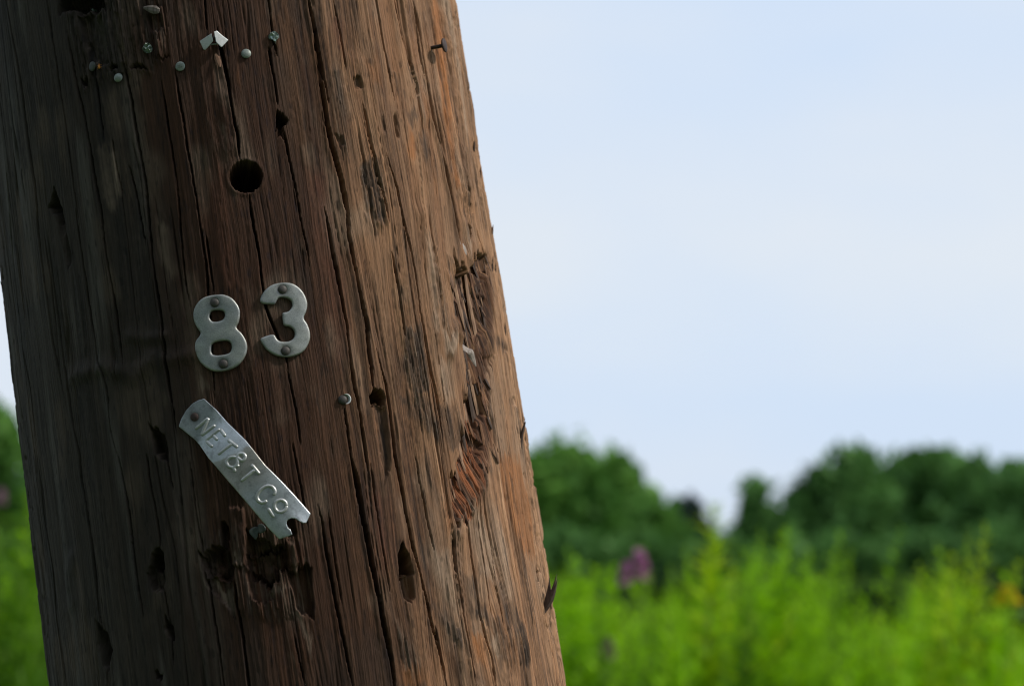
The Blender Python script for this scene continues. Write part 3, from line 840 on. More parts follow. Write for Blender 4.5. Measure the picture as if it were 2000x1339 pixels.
col = blend(col, sstep(0.12, 0.5, fbm(SW / 12, H / 120, 185, 3)) * 0.55 * left, C(.098, .087, .074))
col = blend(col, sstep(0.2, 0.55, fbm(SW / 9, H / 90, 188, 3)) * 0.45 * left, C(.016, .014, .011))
col = blend(col, sstep(.45, .95, ridged) * 0.32 * right * (1 - rot_c), LIGHT)          # raised ribs: sun-bleached tone, with highlights put into the colour
KIND = {'dark': DARK, 'pale': PALE, 'orange': ORANGE, 'red': C(.120, .045, .026), 'raw': RAW, 'grey': C(.12, .098, .08)}
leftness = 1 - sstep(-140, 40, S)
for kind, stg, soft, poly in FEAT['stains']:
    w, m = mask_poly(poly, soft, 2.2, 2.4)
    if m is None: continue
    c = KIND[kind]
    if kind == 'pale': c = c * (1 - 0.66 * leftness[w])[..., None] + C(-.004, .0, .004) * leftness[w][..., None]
    if kind == 'dark': m = m * (0.62 + 0.75 * fb_c[w] * fa_c[w] + 0.2 * fc_c[w])
    m = m * min(1, stg * (0.95 if kind == 'dark' else 1.2)) * (0.95 + 0.35 * grain[w]) * (0.95 + 0.3 * flake[w])
    col[w] = blend(col[w], np.clip(m, 0, 1), c)
rot_left = 1 - sstep(128, 168, S + 0.04 * H)
col = blend(col, rot_c * 0.9, C(.105, .046, .021))  # rotten red-brown, toned darker to stand in for shade in the hollow
col = blend(col, rot_c * sstep(.35, .8, fa_c) * 0.8, C(.075, .032, .016))
col = blend(col, rot_c * sstep(.74, .88, fb_c) * 0.8, C(.300, .160, .082))
col = blend(col, rot_c * rot_left * sstep(.25, .6, fb_c) * 0.8, C(.270, .085, .028))
col = blend(col, rot_c * sstep(.72, .9, fc_c) * 0.7, C(.030, .018, .012))
col = blend(col, rot_c * sstep(0.0, 0.4, rot_d) * 0.7, C(.036, .019, .012))
col = blend(col, rot_c * fiss * 0.5, C(.030, .016, .010))  # shade in the gaps between fibres painted over their real depth
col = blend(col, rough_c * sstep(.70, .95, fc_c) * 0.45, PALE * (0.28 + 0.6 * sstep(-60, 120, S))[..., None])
col = blend(col, rough_c * sstep(.6, .9, fb_c) * 0.5, DARK * 0.8)
col = blend(col, skin * sstep(.55, .9, fb_c) * 0.6, DARK)
val = 1 + 0.42 * grain + 0.30 * fine + 0.22 * speck + 0.25 * mid + 0.22 * big
late = sstep(0.22, 0.5, fbm(SW / 1.7, H / 140, 93, 2))                  # dark late-wood lines
calm2 = 0.35 + 0.65 * sstep(-.25, .35, fbm(S / 24, H / 100, 195, 2))      # some areas are smooth, some strongly grained
val = 1 + (val - 1) * calm2
val *= 1 - 0.50 * calm2 * late * (0.45 + 0.55 * sstep(-60, 120, S))
val *= 1 + ribs * 0.16 * np.sin(SW * 2.1 + 3 * fbm(S / 40, H / 200, 43, 2) + 0.6)
pits = sstep(0.42, 0.62, fbm(S / 1.6, H / 9, 97, 2))
val *= 1 - 0.45 * pits
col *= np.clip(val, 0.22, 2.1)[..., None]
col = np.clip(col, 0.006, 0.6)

# ---- mesh ----------------------------------------------------------------------
th = S / 160.0
rad = 0.16 - 0.004 * H / 1000 + D / 1000
e1, e2, ax_, o_ = (np.array(v, dtype=np.float32) for v in (POLE_E1, POLE_E2, POLE_A, POLE_O))
base = o_ + ax_ * H0 / 1000
co = (o_ + ax_ * (H / 1000)[..., None] + (e1 * np.cos(th)[..., None] + e2 * np.sin(th)[..., None]) * rad[..., None]) - base
nv = nr * nc
idx = np.arange(nv, dtype=np.int32).reshape(nr, nc)
nxt = np.roll(idx, -1, axis=1)
faces = np.stack([idx[:-1], nxt[:-1], nxt[1:], idx[1:]], axis=-1).reshape(-1, 4)
me = bpy.data.meshes.new('shaft')
me.vertices.add(nv + 1)
top_c = np.array(o_ + ax_ * h_top / 1000 - base, dtype=np.float32)
me.vertices.foreach_set('co', np.concatenate([co.reshape(-1, 3), top_c[None]]).astype(np.float32).ravel())
tri = np.stack([idx[-1], nxt[-1], np.full(nc, nv, dtype=np.int32)], axis=-1)
loops = np.concatenate([faces.ravel(), tri.ravel()]).astype(np.int32)
me.loops.add(len(loops)); me.loops.foreach_set('vertex_index', loops)
nq, ntri = len(faces), len(tri)
me.polygons.add(nq + ntri)
me.polygons.foreach_set('loop_start', np.concatenate([np.arange(nq) * 4, nq * 4 + np.arange(ntri) * 3]).astype(np.int32))
me.polygons.foreach_set('loop_total', np.concatenate([np.full(nq, 4), np.full(ntri, 3)]).astype(np.int32))
me.polygons.foreach_set('use_smooth', np.ones(nq + ntri, dtype=bool))
me.update(calc_edges=True)
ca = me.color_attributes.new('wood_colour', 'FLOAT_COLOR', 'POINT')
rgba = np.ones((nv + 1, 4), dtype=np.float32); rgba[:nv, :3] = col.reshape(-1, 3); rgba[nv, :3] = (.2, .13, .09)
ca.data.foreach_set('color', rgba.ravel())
sa = me.attributes.new('grain_co', 'FLOAT_VECTOR', 'POINT')
gc = np.zeros((nv + 1, 3), dtype=np.float32); gc[:nv, 0] = SW.ravel(); gc[:nv, 1] = H.ravel()
sa.data.foreach_set('vector', gc.ravel())

m_wood, nt, bs = new_mat('weathered_pole_wood')
at = nt.nodes.new('ShaderNodeAttribute'); at.attribute_name = 'wood_colour'
ag = nt.nodes.new('ShaderNodeAttribute'); ag.attribute_name = 'grain_co'
mp = nt.nodes.new('ShaderNodeMapping'); mp.inputs['Scale'].default_value = (0.85, 0.030, 1)
n1 = nt.nodes.new('ShaderNodeTexNoise'); n1.inputs['Scale'].default_value = 1.0; n1.inputs['Detail'].default_value = 5; n1.inputs['Roughness'].default_value = 0.65
mr = nt.nodes.new('ShaderNodeMapRange'); mr.inputs['From Min'].default_value = 0.25; mr.inputs['From Max'].default_value = 0.75; mr.inputs['To Min'].default_value = 0.60; mr.inputs['To Max'].default_value = 1.42
mu = nt.nodes.new('ShaderNodeMixRGB'); mu.blend_type = 'MULTIPLY'; mu.inputs['Fac'].default_value = 1
bp = nt.nodes.new('ShaderNodeBump'); bp.inputs['Strength'].default_value = 0.9; bp.inputs['Distance'].default_value = 0.0011
nt.links.new(ag.outputs['Vector'], mp.inputs['Vector'])
nt.links.new(mp.outputs['Vector'], n1.inputs['Vector'])
nt.links.new(n1.outputs['Fac'], mr.inputs['Value'])
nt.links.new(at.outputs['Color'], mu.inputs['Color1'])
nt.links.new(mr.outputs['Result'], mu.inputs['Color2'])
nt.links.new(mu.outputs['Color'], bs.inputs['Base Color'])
nt.links.new(n1.outputs['Fac'], bp.inputs['Height'])
nt.links.new(bp.outputs['Normal'], bs.inputs['Normal'])
bs.inputs['Roughness'].default_value = 0.82
bs.inputs['Specular IOR Level'].default_value = 0.25
me.materials.append(m_wood)

pole = empty('utility_pole', tuple(Vector([float(v) for v in base])))
tag(pole, 'leaning weathered brown wooden utility pole filling the left of the view', 'utility pole')
shaft = bpy.data.objects.new('shaft', me)
link(shaft, pole)

def surf(s, h):
    """height of the carved wood at (s, h), mm"""
    i = int(np.clip(np.searchsorted(S1[:len(s_front)], s), 0, len(s_front) - 1)); j = int(np.clip(np.searchsorted(H1, h), 0, nr - 1))
    return float(D[j, i])
def surf_max(s, h, r):
    i0, i1 = np.searchsorted(S1[:len(s_front)], [s - r, s + r]); j0, j1 = np.searchsorted(H1, [h - r, h + r])
    return float(D[j0:j1 + 1, i0:i1 + 1].max())

# ---- splinters and slivers: tapered solid strips
def strip(name, pts, widths, thick, mat, parent, side=None):
    """pts world positions, widths m; a lens-shaped solid strip"""
    V, Fc = [], []
    n = len(pts)
    for i, p in enumerate(pts):
        a = pts[max(i - 1, 0)]; b = pts[min(i + 1, n - 1)]
        t = (b - a).normalized()
        sd = (side[i] if side else POLE_E2); sd = (sd - t * sd.dot(t)).normalized()
        nn = t.cross(sd).normalized(); w_ = widths[i] / 2; tk = thick * (0.35 + 0.65 * widths[i] / max(widths))/2
        for cx, cy in ((-1, 0), (-0.4, 0.9), (0.45, 1), (1, 0.1), (0.3, -1), (-0.5, -0.8)):
            V.append(p + sd * w_ * cx + nn * tk * cy)
    for i in range(n - 1):
        for k in range(6):
            a = i * 6 + k; b = i * 6 + (k + 1) % 6
            Fc.append((a, b, b + 6, a + 6))
    Fc.append(tuple(range(5, -1, -1))); Fc.append(tuple(range((n - 1) * 6, n * 6)))
    return part(name, V, Fc, mat, parent, smooth=False)

def plain_wood(name, c, rough=0.85):
    m, nt, bs = new_mat(name)
    tc = nt.nodes.new('ShaderNodeTexCoord')
    mp = nt.nodes.new('ShaderNodeMapping'); mp.inputs['Scale'].default_value = (900, 900, 60)
    tx = nt.nodes.new('ShaderNodeTexNoise'); tx.inputs['Scale'].default_value = 1.0; tx.inputs['Detail'].default_value = 4
    rp = nt.nodes.new('ShaderNodeValToRGB')
    rp.color_ramp.elements[0].position = 0.3; rp.color_ramp.elements[0].color = (c[0] * .55, c[1] * .5, c[2] * .48, 1)
    rp.color_ramp.elements[1].position = 0.7; rp.color_ramp.elements[1].color = (c[0] * 1.2, c[1] * 1.2, c[2] * 1.2, 1)
    nt.links.new(tc.outputs['Object'], mp.inputs['Vector']); nt.links.new(mp.outputs['Vector'], tx.inputs['Vector'])
    nt.links.new(tx.outputs['Fac'], rp.inputs['Fac']); nt.links.new(rp.outputs['Color'], bs.inputs['Base Color'])
    bs.inputs['Roughness'].default_value = rough
    return m
m_dark_splinter = plain_wood('dark_splinter_wood', (.060, .036, .024))
m_brown_splinter = plain_wood('brown_splinter_wood', (.17, .09, .05))
m_pale_sliver = plain_wood('silvery_wood', (.33, .28, .24), 0.7)

PT = FEAT['points']
def P_(key, lift, from_wood=False):
    s, h = PT[key]
    return pole_pt(s, h, lift + (surf(s, h) if from_wood else 0))
def lerp_pts(a, b, n, bow=None):
    out = []
    for i in range(n):
        t = i / (n - 1); p = a.lerp(b, t)
        if bow is not None: p = p + bow * math.sin(math.pi * t)
        out.append(p)
    return out
n_edge, t_edge = pole_frame(PT['fan_low'][0])
# broken fan of fibres on the right edge
for k, (dl, dt, tipx, ln) in enumerate([(0.0, 0.0, 9.0, 1.0), (1.5, 1.0, 6.0, 0.72), (-1.0, -1.5, 11.5, 0.86), (0.5, 2.0, 4.0, 0.95)]):
    a = P_('fan_low', -1.5 + dl * 0.3); b = P_('fan_top', tipx)
    b = a.lerp(b, ln) + t_edge * dt / 1000
    st = strip('splinter', lerp_pts(a, b, 6, n_edge * 0.0012), [.0014, .0036, .0040, .0028, .0014, .0003], .0014, m_dark_splinter, pole, [n_edge] * 6)
    if k == 0: st['label'] = 'dark broken splinter fanned out from the right edge'
a = P_('thin_low', -0.5); b = P_('thin_top', 4.6)
st = strip('splinter', lerp_pts(a, b, 5, n_edge * -0.0006), [.0022, .0024, .0020, .0018, .0010], .0012, m_dark_splinter, pole, [n_edge] * 5)
st['label'] = 'thin upright splinter on the right edge'
for kk, tip in (('hair_a', 3.6), ('hair_b', 3.0)):
    a = P_(kk, -0.5); b = a + n_edge * tip / 1000 + POLE_A * 0.003
    strip('splinter', lerp_pts(a, b, 3), [.0008, .0006, .0002], .0006, m_dark_splinter, pole)
# silvery sliver curling out of the rotten hollow
sl = FEAT['sliver']
pts = [pole_pt(s, h, surf(s, h) * 0.55 + 1.4 + 1.8 * math.sin(math.pi * i / (len(sl) - 1))) for i, (s, h) in enumerate(sl)]
fine_pts = []
for i in range(len(pts) - 1):
    for q in range(3): fine_pts.append(pts[i].lerp(pts[i + 1], q / 3))
fine_pts.append(pts[-1])
nn = len(fine_pts)
wd = [.0007 + .0042 * math.sin(math.pi * (i / (nn - 1)) ** 0.8) ** 0.8 for i in range(nn)]
n_sl, t_sl = pole_frame(sl[2][0])
st = strip('wood_sliver', fine_pts, wd, .0009, m_pale_sliver, pole, [(t_sl + n_sl * 0.4)] * nn)
st['label'] = 'pale silvery sliver curling out of the rotten hollow'
# bleached shard hanging over the top of the hollow, and a few torn fibres
n_s2, t_s2 = pole_frame(PT['shard_low'][0])
a = P_('shard_top', 0.2, True); b = P_('shard_low', 1.5)
strip('wood_sliver', lerp_pts(a, b, 6, n_s2 * 0.0008), [.0022, .0052, .0066, .0062, .0042, .0012], .0020, m_pale_sliver, pole, [t_s2] * 6)['label'] = 'bleached shard hanging over the top of the hollow'
a = P_('tear_top', 0.2, True); b = P_('tear_low', 1.0)
strip('splinter', lerp_pts(a, b, 5), [.002, .0042, .0046, .003, .0008], .0014, m_brown_splinter, pole, [t_s2] * 5)
a = P_('fib_low', 0.5, True); b = P_('fib_top', 2.5)
strip('splinter', lerp_pts(a, b, 4), [.0022, .0024, .0016, .0004], .001, m_brown_splinter, pole, [t_s2] * 4)
r2 = random.Random(4)
rot_poly = FEAT['rot']
rs = [p[0] for p in rot_poly]; rh = [p[1] for p in rot_poly]
m_splinters = [plain_wood('torn_red_wood', (.115, .050, .023)), plain_wood('torn_orange_wood', (.190, .088, .038)), plain_wood('torn_tan_wood', (.300, .180, .105)), m_brown_splinter, m_dark_splinter, m_dark_splinter]
made = 0
while made < 190:
    s = r2.uniform(min(rs), max(rs)); h = r2.uniform(min(rh), max(rh))
    if sdf_poly(np.array([s]), np.array([h]), rot_poly)[0] > -0.8: continue
    n_, t_ = pole_frame(s); big_ = made < 45; ln = r2.uniform(26, 58) if big_ else r2.uniform(8, 36) * (0.6 + 0.4 * r2.random()); dirn = r2.choice((1, -1))
    s2 = s - dirn * ln * (0.03 + r2.uniform(-.014, .014)); h2 = h + dirn * ln
    sm, hm = (s + s2) / 2, (h + h2) / 2
    if sdf_poly(np.array([s2]), np.array([h2]), rot_poly)[0] > (5.0 if big_ else 1.5): continue
    b0 = min(surf(s, h), surf(sm, hm), surf(s2, h2)); lift = r2.uniform(-.2, 1.3)
    a = pole_pt(s, h, min(surf(s, h), b0 + 2) - .3 + lift * .6); b = pole_pt(s2, h2, min(surf(s2, h2), b0 + 2) + lift + r2.choice((0, 0, .6, 1.2)))
    w0 = r2.uniform(.0026, .0050) if big_ else r2.uniform(.0008, .0028)
    strip('splinter', lerp_pts(a, b, 4), [w0 * r2.uniform(.2, .9), w0, w0 * .8, w0 * r2.choice((.06, .06, .5))], w0 * 0.42, r2.choice(m_splinters[:4] if s < 148 and r2.random() < .6 else m_splinters), pole, [t_] * 4)
    made += 1
for k in range(16):
    sg = 1 if k < 12 else -1
    s = sg * r2.uniform(208, 232); h = r2.uniform(-95, 330); n_, t_ = pole_frame(s); ln = r2.uniform(4, 13)
    a = pole_pt(s, h, surf(s, h) - .5); b = pole_pt(s, h + ln, surf(s, h + ln) + r2.uniform(.3, 1.6)); w0 = r2.uniform(.0008, .0018)
    strip('splinter', lerp_pts(a, b, 4), [w0, w0, w0 * .6, w0 * .1], w0 * .6, r2.choice((m_brown_splinter, m_dark_splinter)), pole, [n_] * 4)
# small chip lifting below the folded white metal
a = P_('chip_top', -0.5, True); b = P_('chip_low', 1.6, True); n_c, t_c = pole_frame(PT['chip_low'][0])
strip('wood_chip', lerp_pts(a, b, 4), [.002, .0036, .0034, .0012], .001, m_brown_splinter, pole, [t_c] * 4)

# ================================================================ METAL ON THE POLE
def metal(name, c, metallic=0.5, rough=0.45, spot=0.25, scale=900, attr=False, bump=0.15):
    m, nt, bs = new_mat(name)
    tc = nt.nodes.new('ShaderNodeTexCoord')
    tx = nt.nodes.new('ShaderNodeTexNoise'); tx.inputs['Scale'].default_value = scale; tx.inputs['Detail'].default_value = 5; tx.inputs['Roughness'].default_value = 0.7
    t2 = nt.nodes.new('ShaderNodeTexNoise'); t2.inputs['Scale'].default_value = scale * 0.14; t2.inputs['Detail'].default_value = 4
    mr = nt.nodes.new('ShaderNodeMapRange'); mr.inputs['From Min'].default_value = 0.35; mr.inputs['From Max'].default_value = 0.62; mr.inputs['To Min'].default_value = 1 - spot; mr.inputs['To Max'].default_value = 1.0
    mr2 = nt.nodes.new('ShaderNodeMapRange'); mr2.inputs['From Min'].default_value = 0.3; mr2.inputs['From Max'].default_value = 0.7; mr2.inputs['To Min'].default_value = 0.82; mr2.inputs['To Max'].default_value = 1.08
    mm = nt.nodes.new('ShaderNodeMath'); mm.operation = 'MULTIPLY'
    mu = nt.nodes.new('ShaderNodeMixRGB'); mu.blend_type = 'MULTIPLY'; mu.inputs['Fac'].default_value = 1
    for t in (tx, t2): nt.links.new(tc.outputs['Object'], t.inputs['Vector'])
    nt.links.new(tx.outputs['Fac'], mr.inputs['Value']); nt.links.new(t2.outputs['Fac'], mr2.inputs['Value'])
    nt.links.new(mr.outputs['Result'], mm.inputs[0]); nt.links.new(mr2.outputs['Result'], mm.inputs[1])
    if attr:
        at = nt.nodes.new('ShaderNodeAttribute'); at.attribute_name = 'patina'
        nt.links.new(at.outputs['Color'], mu.inputs['Color1'])
    else:
        mu.inputs['Color1'].default_value = (*c, 1)
    nt.links.new(mm.outputs['Value'], mu.inputs['Color2'])
    nt.links.new(mu.outputs['Color'], bs.inputs['Base Color'])
    bs.inputs['Metallic'].default_value = metallic
    rr_ = nt.nodes.new('ShaderNodeMapRange'); rr_.inputs['To Min'].default_value = rough + 0.12; rr_.inputs['To Max'].default_value = rough - 0.1
    nt.links.new(t2.outputs['Fac'], rr_.inputs['Value']); nt.links.new(rr_.outputs['Result'], bs.inputs['Roughness'])
    b = nt.nodes.new('ShaderNodeBump'); b.inputs['Strength'].default_value = bump; b.inputs['Distance'].default_value = 0.0004
    nt.links.new(t2.outputs['Fac'], b.inputs['Height']); nt.links.new(b.outputs['Normal'], bs.inputs['Normal'])
    return m
m_zinc = metal('dull_zinc', (.5, .5, .5), 0.55, 0.46, 0.3, 1400, attr=True)
m_tag = metal('dull_aluminium', (.5, .5, .5), 0.75, 0.36, 0.2, 1100, attr=True)
m_galv = metal('galvanised_steel', (.25, .28, .245), 0.30, 0.50, 0.3, 900)
m_galv_dark = metal('dull_dark_lead', (.055, .06, .05), 0.2, 0.55, 0.3, 900)
m_scrap = metal('crumpled_tin', (.26, .32, .28), 0.7, 0.30, 0.45, 700)
m_white = metal('chalky_white_metal', (.55, .56, .55), 0.15, 0.55, 0.15, 900)
m_rust = metal('rusty_iron', (.060, .036, .030), 0.2, 0.75, 0.5, 1200, bump=0.5)
m_nail = metal('dark_nail_iron', (.075, .066, .058), 0.3, 0.62, 0.4, 1500, bump=0.4)
m_foil = metal('grey_green_foil', (.070, .085, .078), 0.4, 0.45, 0.3, 600)

def plate(name, poly, holes, lift_fn, mat, parent, step=0.42, thick=None, bottom=None, colour_fn=None):
    """solid plate following the pole: outline in (s,h) mm, lift_fn(depth_inside, s, h) -> mm"""
    a = np.array(poly); lo, hi = a.min(0) - step, a.max(0) + step
    gx = np.arange(lo[0], hi[0] + step, step); gy = np.arange(lo[1], hi[1] + step, step)
    X, Y = np.meshgrid(gx, gy)
    def sd(x, y):
        d = sdf_poly(x, y, poly)
        for q in holes: d = np.maximum(d, -sdf_poly(x, y, q))
        return d
    d = sd(X, Y)
    cd = (d[:-1, :-1] + d[1:, :-1] + d[:-1, 1:] + d[1:, 1:]) / 4
    cell = cd < 0
    used = np.zeros(d.shape, bool)
    used[:-1, :-1] |= cell; used[1:, :-1] |= cell; used[:-1, 1:] |= cell; used[1:, 1:] |= cell
    allin = np.ones(d.shape, bool); c0 = np.zeros((d.shape[0] + 1, d.shape[1] + 1), bool); c0[1:-1, 1:-1] = cell
    allin = c0[:-1, :-1] & c0[1:, :-1] & c0[:-1, 1:] & c0[1:, 1:]
    snap = used & (~allin | (d > -0.25 * step))
    e = 1e-3
    for _ in range(4):
        dd = sd(X, Y); gxx = (sd(X + e, Y) - dd) / e; gyy = (sd(X, Y + e) - dd) / e
        g2 = np.maximum(gxx ** 2 + gyy ** 2, 0.2)
        X = np.where(snap, X - dd * gxx / g2, X); Y = np.where(snap, Y - dd * gyy / g2, Y)
    d = np.maximum(-sd(X, Y), 0); d[snap] = 0
    Lf = lift_fn(d, X, Y)
    bt = Lf - thick if bottom is None else np.full(Lf.shape, bottom)
    ids = -np.ones(d.shape, int); ids[used] = np.arange(used.sum()); n = int(used.sum())
    jj, ii = np.nonzero(used)
    V = [pole_pt(X[j, i], Y[j, i], Lf[j, i]) for j, i in zip(jj, ii)] + [pole_pt(X[j, i], Y[j, i], bt[j, i]) for j, i in zip(jj, ii)]
    Fc = []; edges = {}
    for j, i in zip(*np.nonzero(cell)):
        q = (ids[j, i], ids[j, i + 1], ids[j + 1, i + 1], ids[j + 1, i])
        Fc.append(q); Fc.append(tuple(v + n for v in reversed(q)))
        for k in range(4):
            a_, b_ = q[k], q[(k + 1) % 4]
            if (b_, a_) in edges: del edges[(b_, a_)]
            else: edges[(a_, b_)] = 1
    for a_, b_ in edges: Fc.append((b_, a_, a_ + n, b_ + n))
    o = part(name, V, Fc, mat, parent)
    if colour_fn is not None:
        c = colour_fn(X[jj, ii], Y[jj, ii], d[jj, ii])
        c = np.concatenate([c, np.ones((n, 1))], 1); c = np.concatenate([c, c])
        at = o.data.color_attributes.new('patina', 'FLOAT_COLOR', 'POINT')
        at.data.foreach_set('color', c.astype(np.float32).ravel())
    return o

def lathe(name, prof, s, h, lift, mat, parent, seg=20, tilt=(0, 0), a0=0, a1=360, squash=1.0):
    """solid of revolution standing on the pole; prof: (radius, height) mm from the axis top down"""
    n_, t_ = pole_frame(s)
    n2 = (n_ + t_ * tilt[0] + POLE_A * tilt[1]).normalized(); u = (t_ - n2 * t_.dot(n2)).normalized(); v = n2.cross(u)
    c = pole_pt(s, h, lift); V, Fc = [], []
    m = len(prof)
    for k in range(seg):
        an = R(a0 + (a1 - a0) * k / seg)
        for r_, z_ in prof: V.append(c + (u * math.cos(an) + v * math.sin(an) * squash) * r_ / 1000 + n2 * z_ / 1000)
    for k in range(seg):
        for q in range(m - 1):
            a = k * m + q; b = ((k + 1) % seg) * m + q
            Fc.append((a, a + 1, b + 1, b))
    V.append(c + n2 * prof[0][1] / 1000); Fc += [(len(V) - 1, k * m, ((k + 1) % seg) * m) for k in range(seg)]
    Fc.append(tuple(k * m + m - 1 for k in range(seg)))
    return part(name, V, Fc, mat, parent)

def at_pole(name, s, h, lift=0):
    return empty(name, tuple(pole_pt(s, h, lift)))
def pct(poly, q):
    w = window(poly, 0.5); return float(np.percentile(D[w], q))

# ---- numerals ------------------------------------------------------------------
def pillow(d, r): return np.sqrt(np.maximum(0, 1 - (1 - np.minimum(d / r, 1)) ** 2))
def numeral(outline, holes, nails, label):
    outl = smooth_poly(outline, 4); hol = [smooth_poly(q, 3) for q in holes]
    b = pct(outline, 88)
    c = np.mean(np.array(outline), 0)
    t = at_pole('metal_numeral', c[0], c[1], b)
    tag(t, label, 'house number', 'metal numerals nailed to the pole')
    def lf(d, s, h):
        z_ = b + 0.85 + 0.5 * pillow(d, 1.3) + 0.3 * pillow(d, 6) + 0.18 * fbm(s / 6, h / 6, 3, 2)
        for ns, nh in nails: z_ = z_ - 1.0 * np.exp(-(np.hypot(s - ns, h - nh) / 2.6) ** 2)
        return z_
    def cf(s, h, d):
        col = np.tile(np.array([[.42, .433, .415]]), (len(s), 1))
        w_ = (fbm(s / 7, h / 7, 9, 3) * 0.5 + 0.5)[:, None]
        col = col * (0.72 + 0.42 * w_) + (w_ - 0.5) * np.array([[.03, .0, -.04]])
        edge = np.exp(-(d / 0.55) ** 2)[:, None]
        col = col * (1 - 0.30 * edge * w_) + edge * w_ * np.array([[.04, .03, .0]])
        for ns, nh in nails:
            rr_ = np.hypot(s - ns, h - nh) + 0.5 * fbm(s / 1.5, h / 1.5, 12, 2)
            k_ = np.exp(-np.maximum(rr_ - 2.6, 0) / 1.1)[:, None]
            col = col * (1 - 0.72 * k_) + k_ * np.array([[.02, .012, .006]])
        return np.clip(col, 0.02, 0.8)
    plate('numeral_plate', outl, hol, lf, m_zinc, t, 0.42, bottom=b - 0.3, colour_fn=cf)
    for ns, nh in nails:
        lathe('nail', [(0.4, 1.35), (1.2, 1.25), (2.2, 0.85), (2.75, 0.25), (2.8, -0.2), (1.2, -0.6), (1.1, -6)], ns, nh, b + 0.95, m_nail, t, 18)
    return t
numeral(FEAT['eight'], FEAT['eight_holes'], FEAT['eight_nails'], 'dull grey metal numeral 8 fixed with two dark nails, above the name tag')
numeral(FEAT['three'], [], FEAT['three_nails'], 'dull grey metal numeral 3 fixed with two dark nails, set slightly higher')

# ---- the embossed tag ------------------------------------------------------------
(ts0, th0), (ts1, th1) = FEAT['tag_axis']
tl = math.hypot(ts1 - ts0, th1 - th0); tdx, tdy = (ts1 - ts0) / tl, (th1 - th0) / tl
(tn_s, tn_h), = FEAT['tag_nail']
tag_b = max(pct(FEAT['tag'], 90), surf(tn_s, tn_h)) + 0.6
prof_t = np.array([-.1, .0, .12, .17, .30, .42, .55, .75, 1.0, 1.2]); prof_z = np.array([-.4, .0, .6, 1.4, 6.0, 9.6, 11.0, 12.0, 11.6, 11.0])
def tag_lift(s, h):
    s = np.asarray(s, float); h = np.asarray(h, float)
    t = ((s - ts0) * tdx + (h - th0) * tdy) / tl; v = (s - ts0) * (-tdy) + (h - th0) * tdx     # v > 0 towards the upper right
    z_ = np.interp(t, prof_t, prof_z)
    z_ = sum(np.interp(t + dt_, prof_t, prof_z) for dt_ in (-.03, -.01, .01, .03)) / 4
    z_ = z_ - 0.012 * v * v * np.clip(t, 0, 1) - 1.4 * sstep(0.78, 1.08, t) * sstep(1, 9, v) + 0.10 * fbm(s / 14, h / 14, 7, 2)
    return tag_b + z_
tg = at_pole('metal_tag', tn_s, tn_h, tag_b)
tag(tg, 'bent strip of grey metal embossed NET&T Co, hanging slanted from one nail', 'name tag')
def tag_col(s, h, d):
    t = ((s - ts0) * tdx + (h - th0) * tdy) / tl; v = (s - ts0) * (-tdy) + (h - th0) * tdx
    n_ = fbm(s / 5, h / 5, 14, 3)
    col = np.tile(np.array([[.57, .595, .61]]), (len(s), 1))
    k_ = (sstep(.385, .40, t + 0.02 * n_ - 0.004 * v) * (1 - sstep(.55, .75, t + 0.05 * n_)))[:, None]
    col = col * (1 - k_) + k_ * np.array([[.40, .385, .345]])
    k_ = (sstep(.55, .75, t))[:, None]; col = col * (1 - k_ * 0.55) + k_ * 0.55 * np.array([[.40, .43, .43]])
    k_ = (1 - sstep(.13, .16, t + 0.004 * v))[:, None]; col = col * (1 - 0.35 * k_)
    scr = sstep(0.12, 0.4, fbm((s * tdx + h * tdy) / 7, (s * -tdy + h * tdx) / 0.7, 19, 3)) * np.exp(-d / 1.6) * sstep(.55, .7, t)
    col = col * (1 - 0.6 * scr[:, None]) + 0.6 * scr[:, None] * np.array([[.16, .15, .18]])
    dirt = sstep(0.2, 0.5, fbm(s / 2.2, h / 2.2, 25, 3)) * 0.25
    col = col * (1 - dirt[:, None])
    rr_ = np.hypot(s - tn_s, h - tn_h); k_ = np.exp(-np.maximum(rr_ - 2.4, 0) / 1.0)[:, None]
    col = col * (1 - 0.8 * k_) + k_ * np.array([[.03, .02, .012]])
    return np.clip(col, 0.02, 0.8)
plate('tag_strip', FEAT['tag'], [], lambda d, s, h: tag_lift(s, h), m_tag, tg, 0.42, thick=0.55, colour_fn=tag_col)
lathe('nail', [(0.3, 0.55), (1.2, 0.5), (2.0, 0.25), (2.5, -0.05), (2.4, -0.4), (1.2, -0.6), (1.1, -7)], tn_s, tn_h, tag_b + 0.5, m_rust, tg, 18)
m_letter = metal('embossed_aluminium', (.52, .525, .50), 0.70, 0.42, 0.25, 1100)
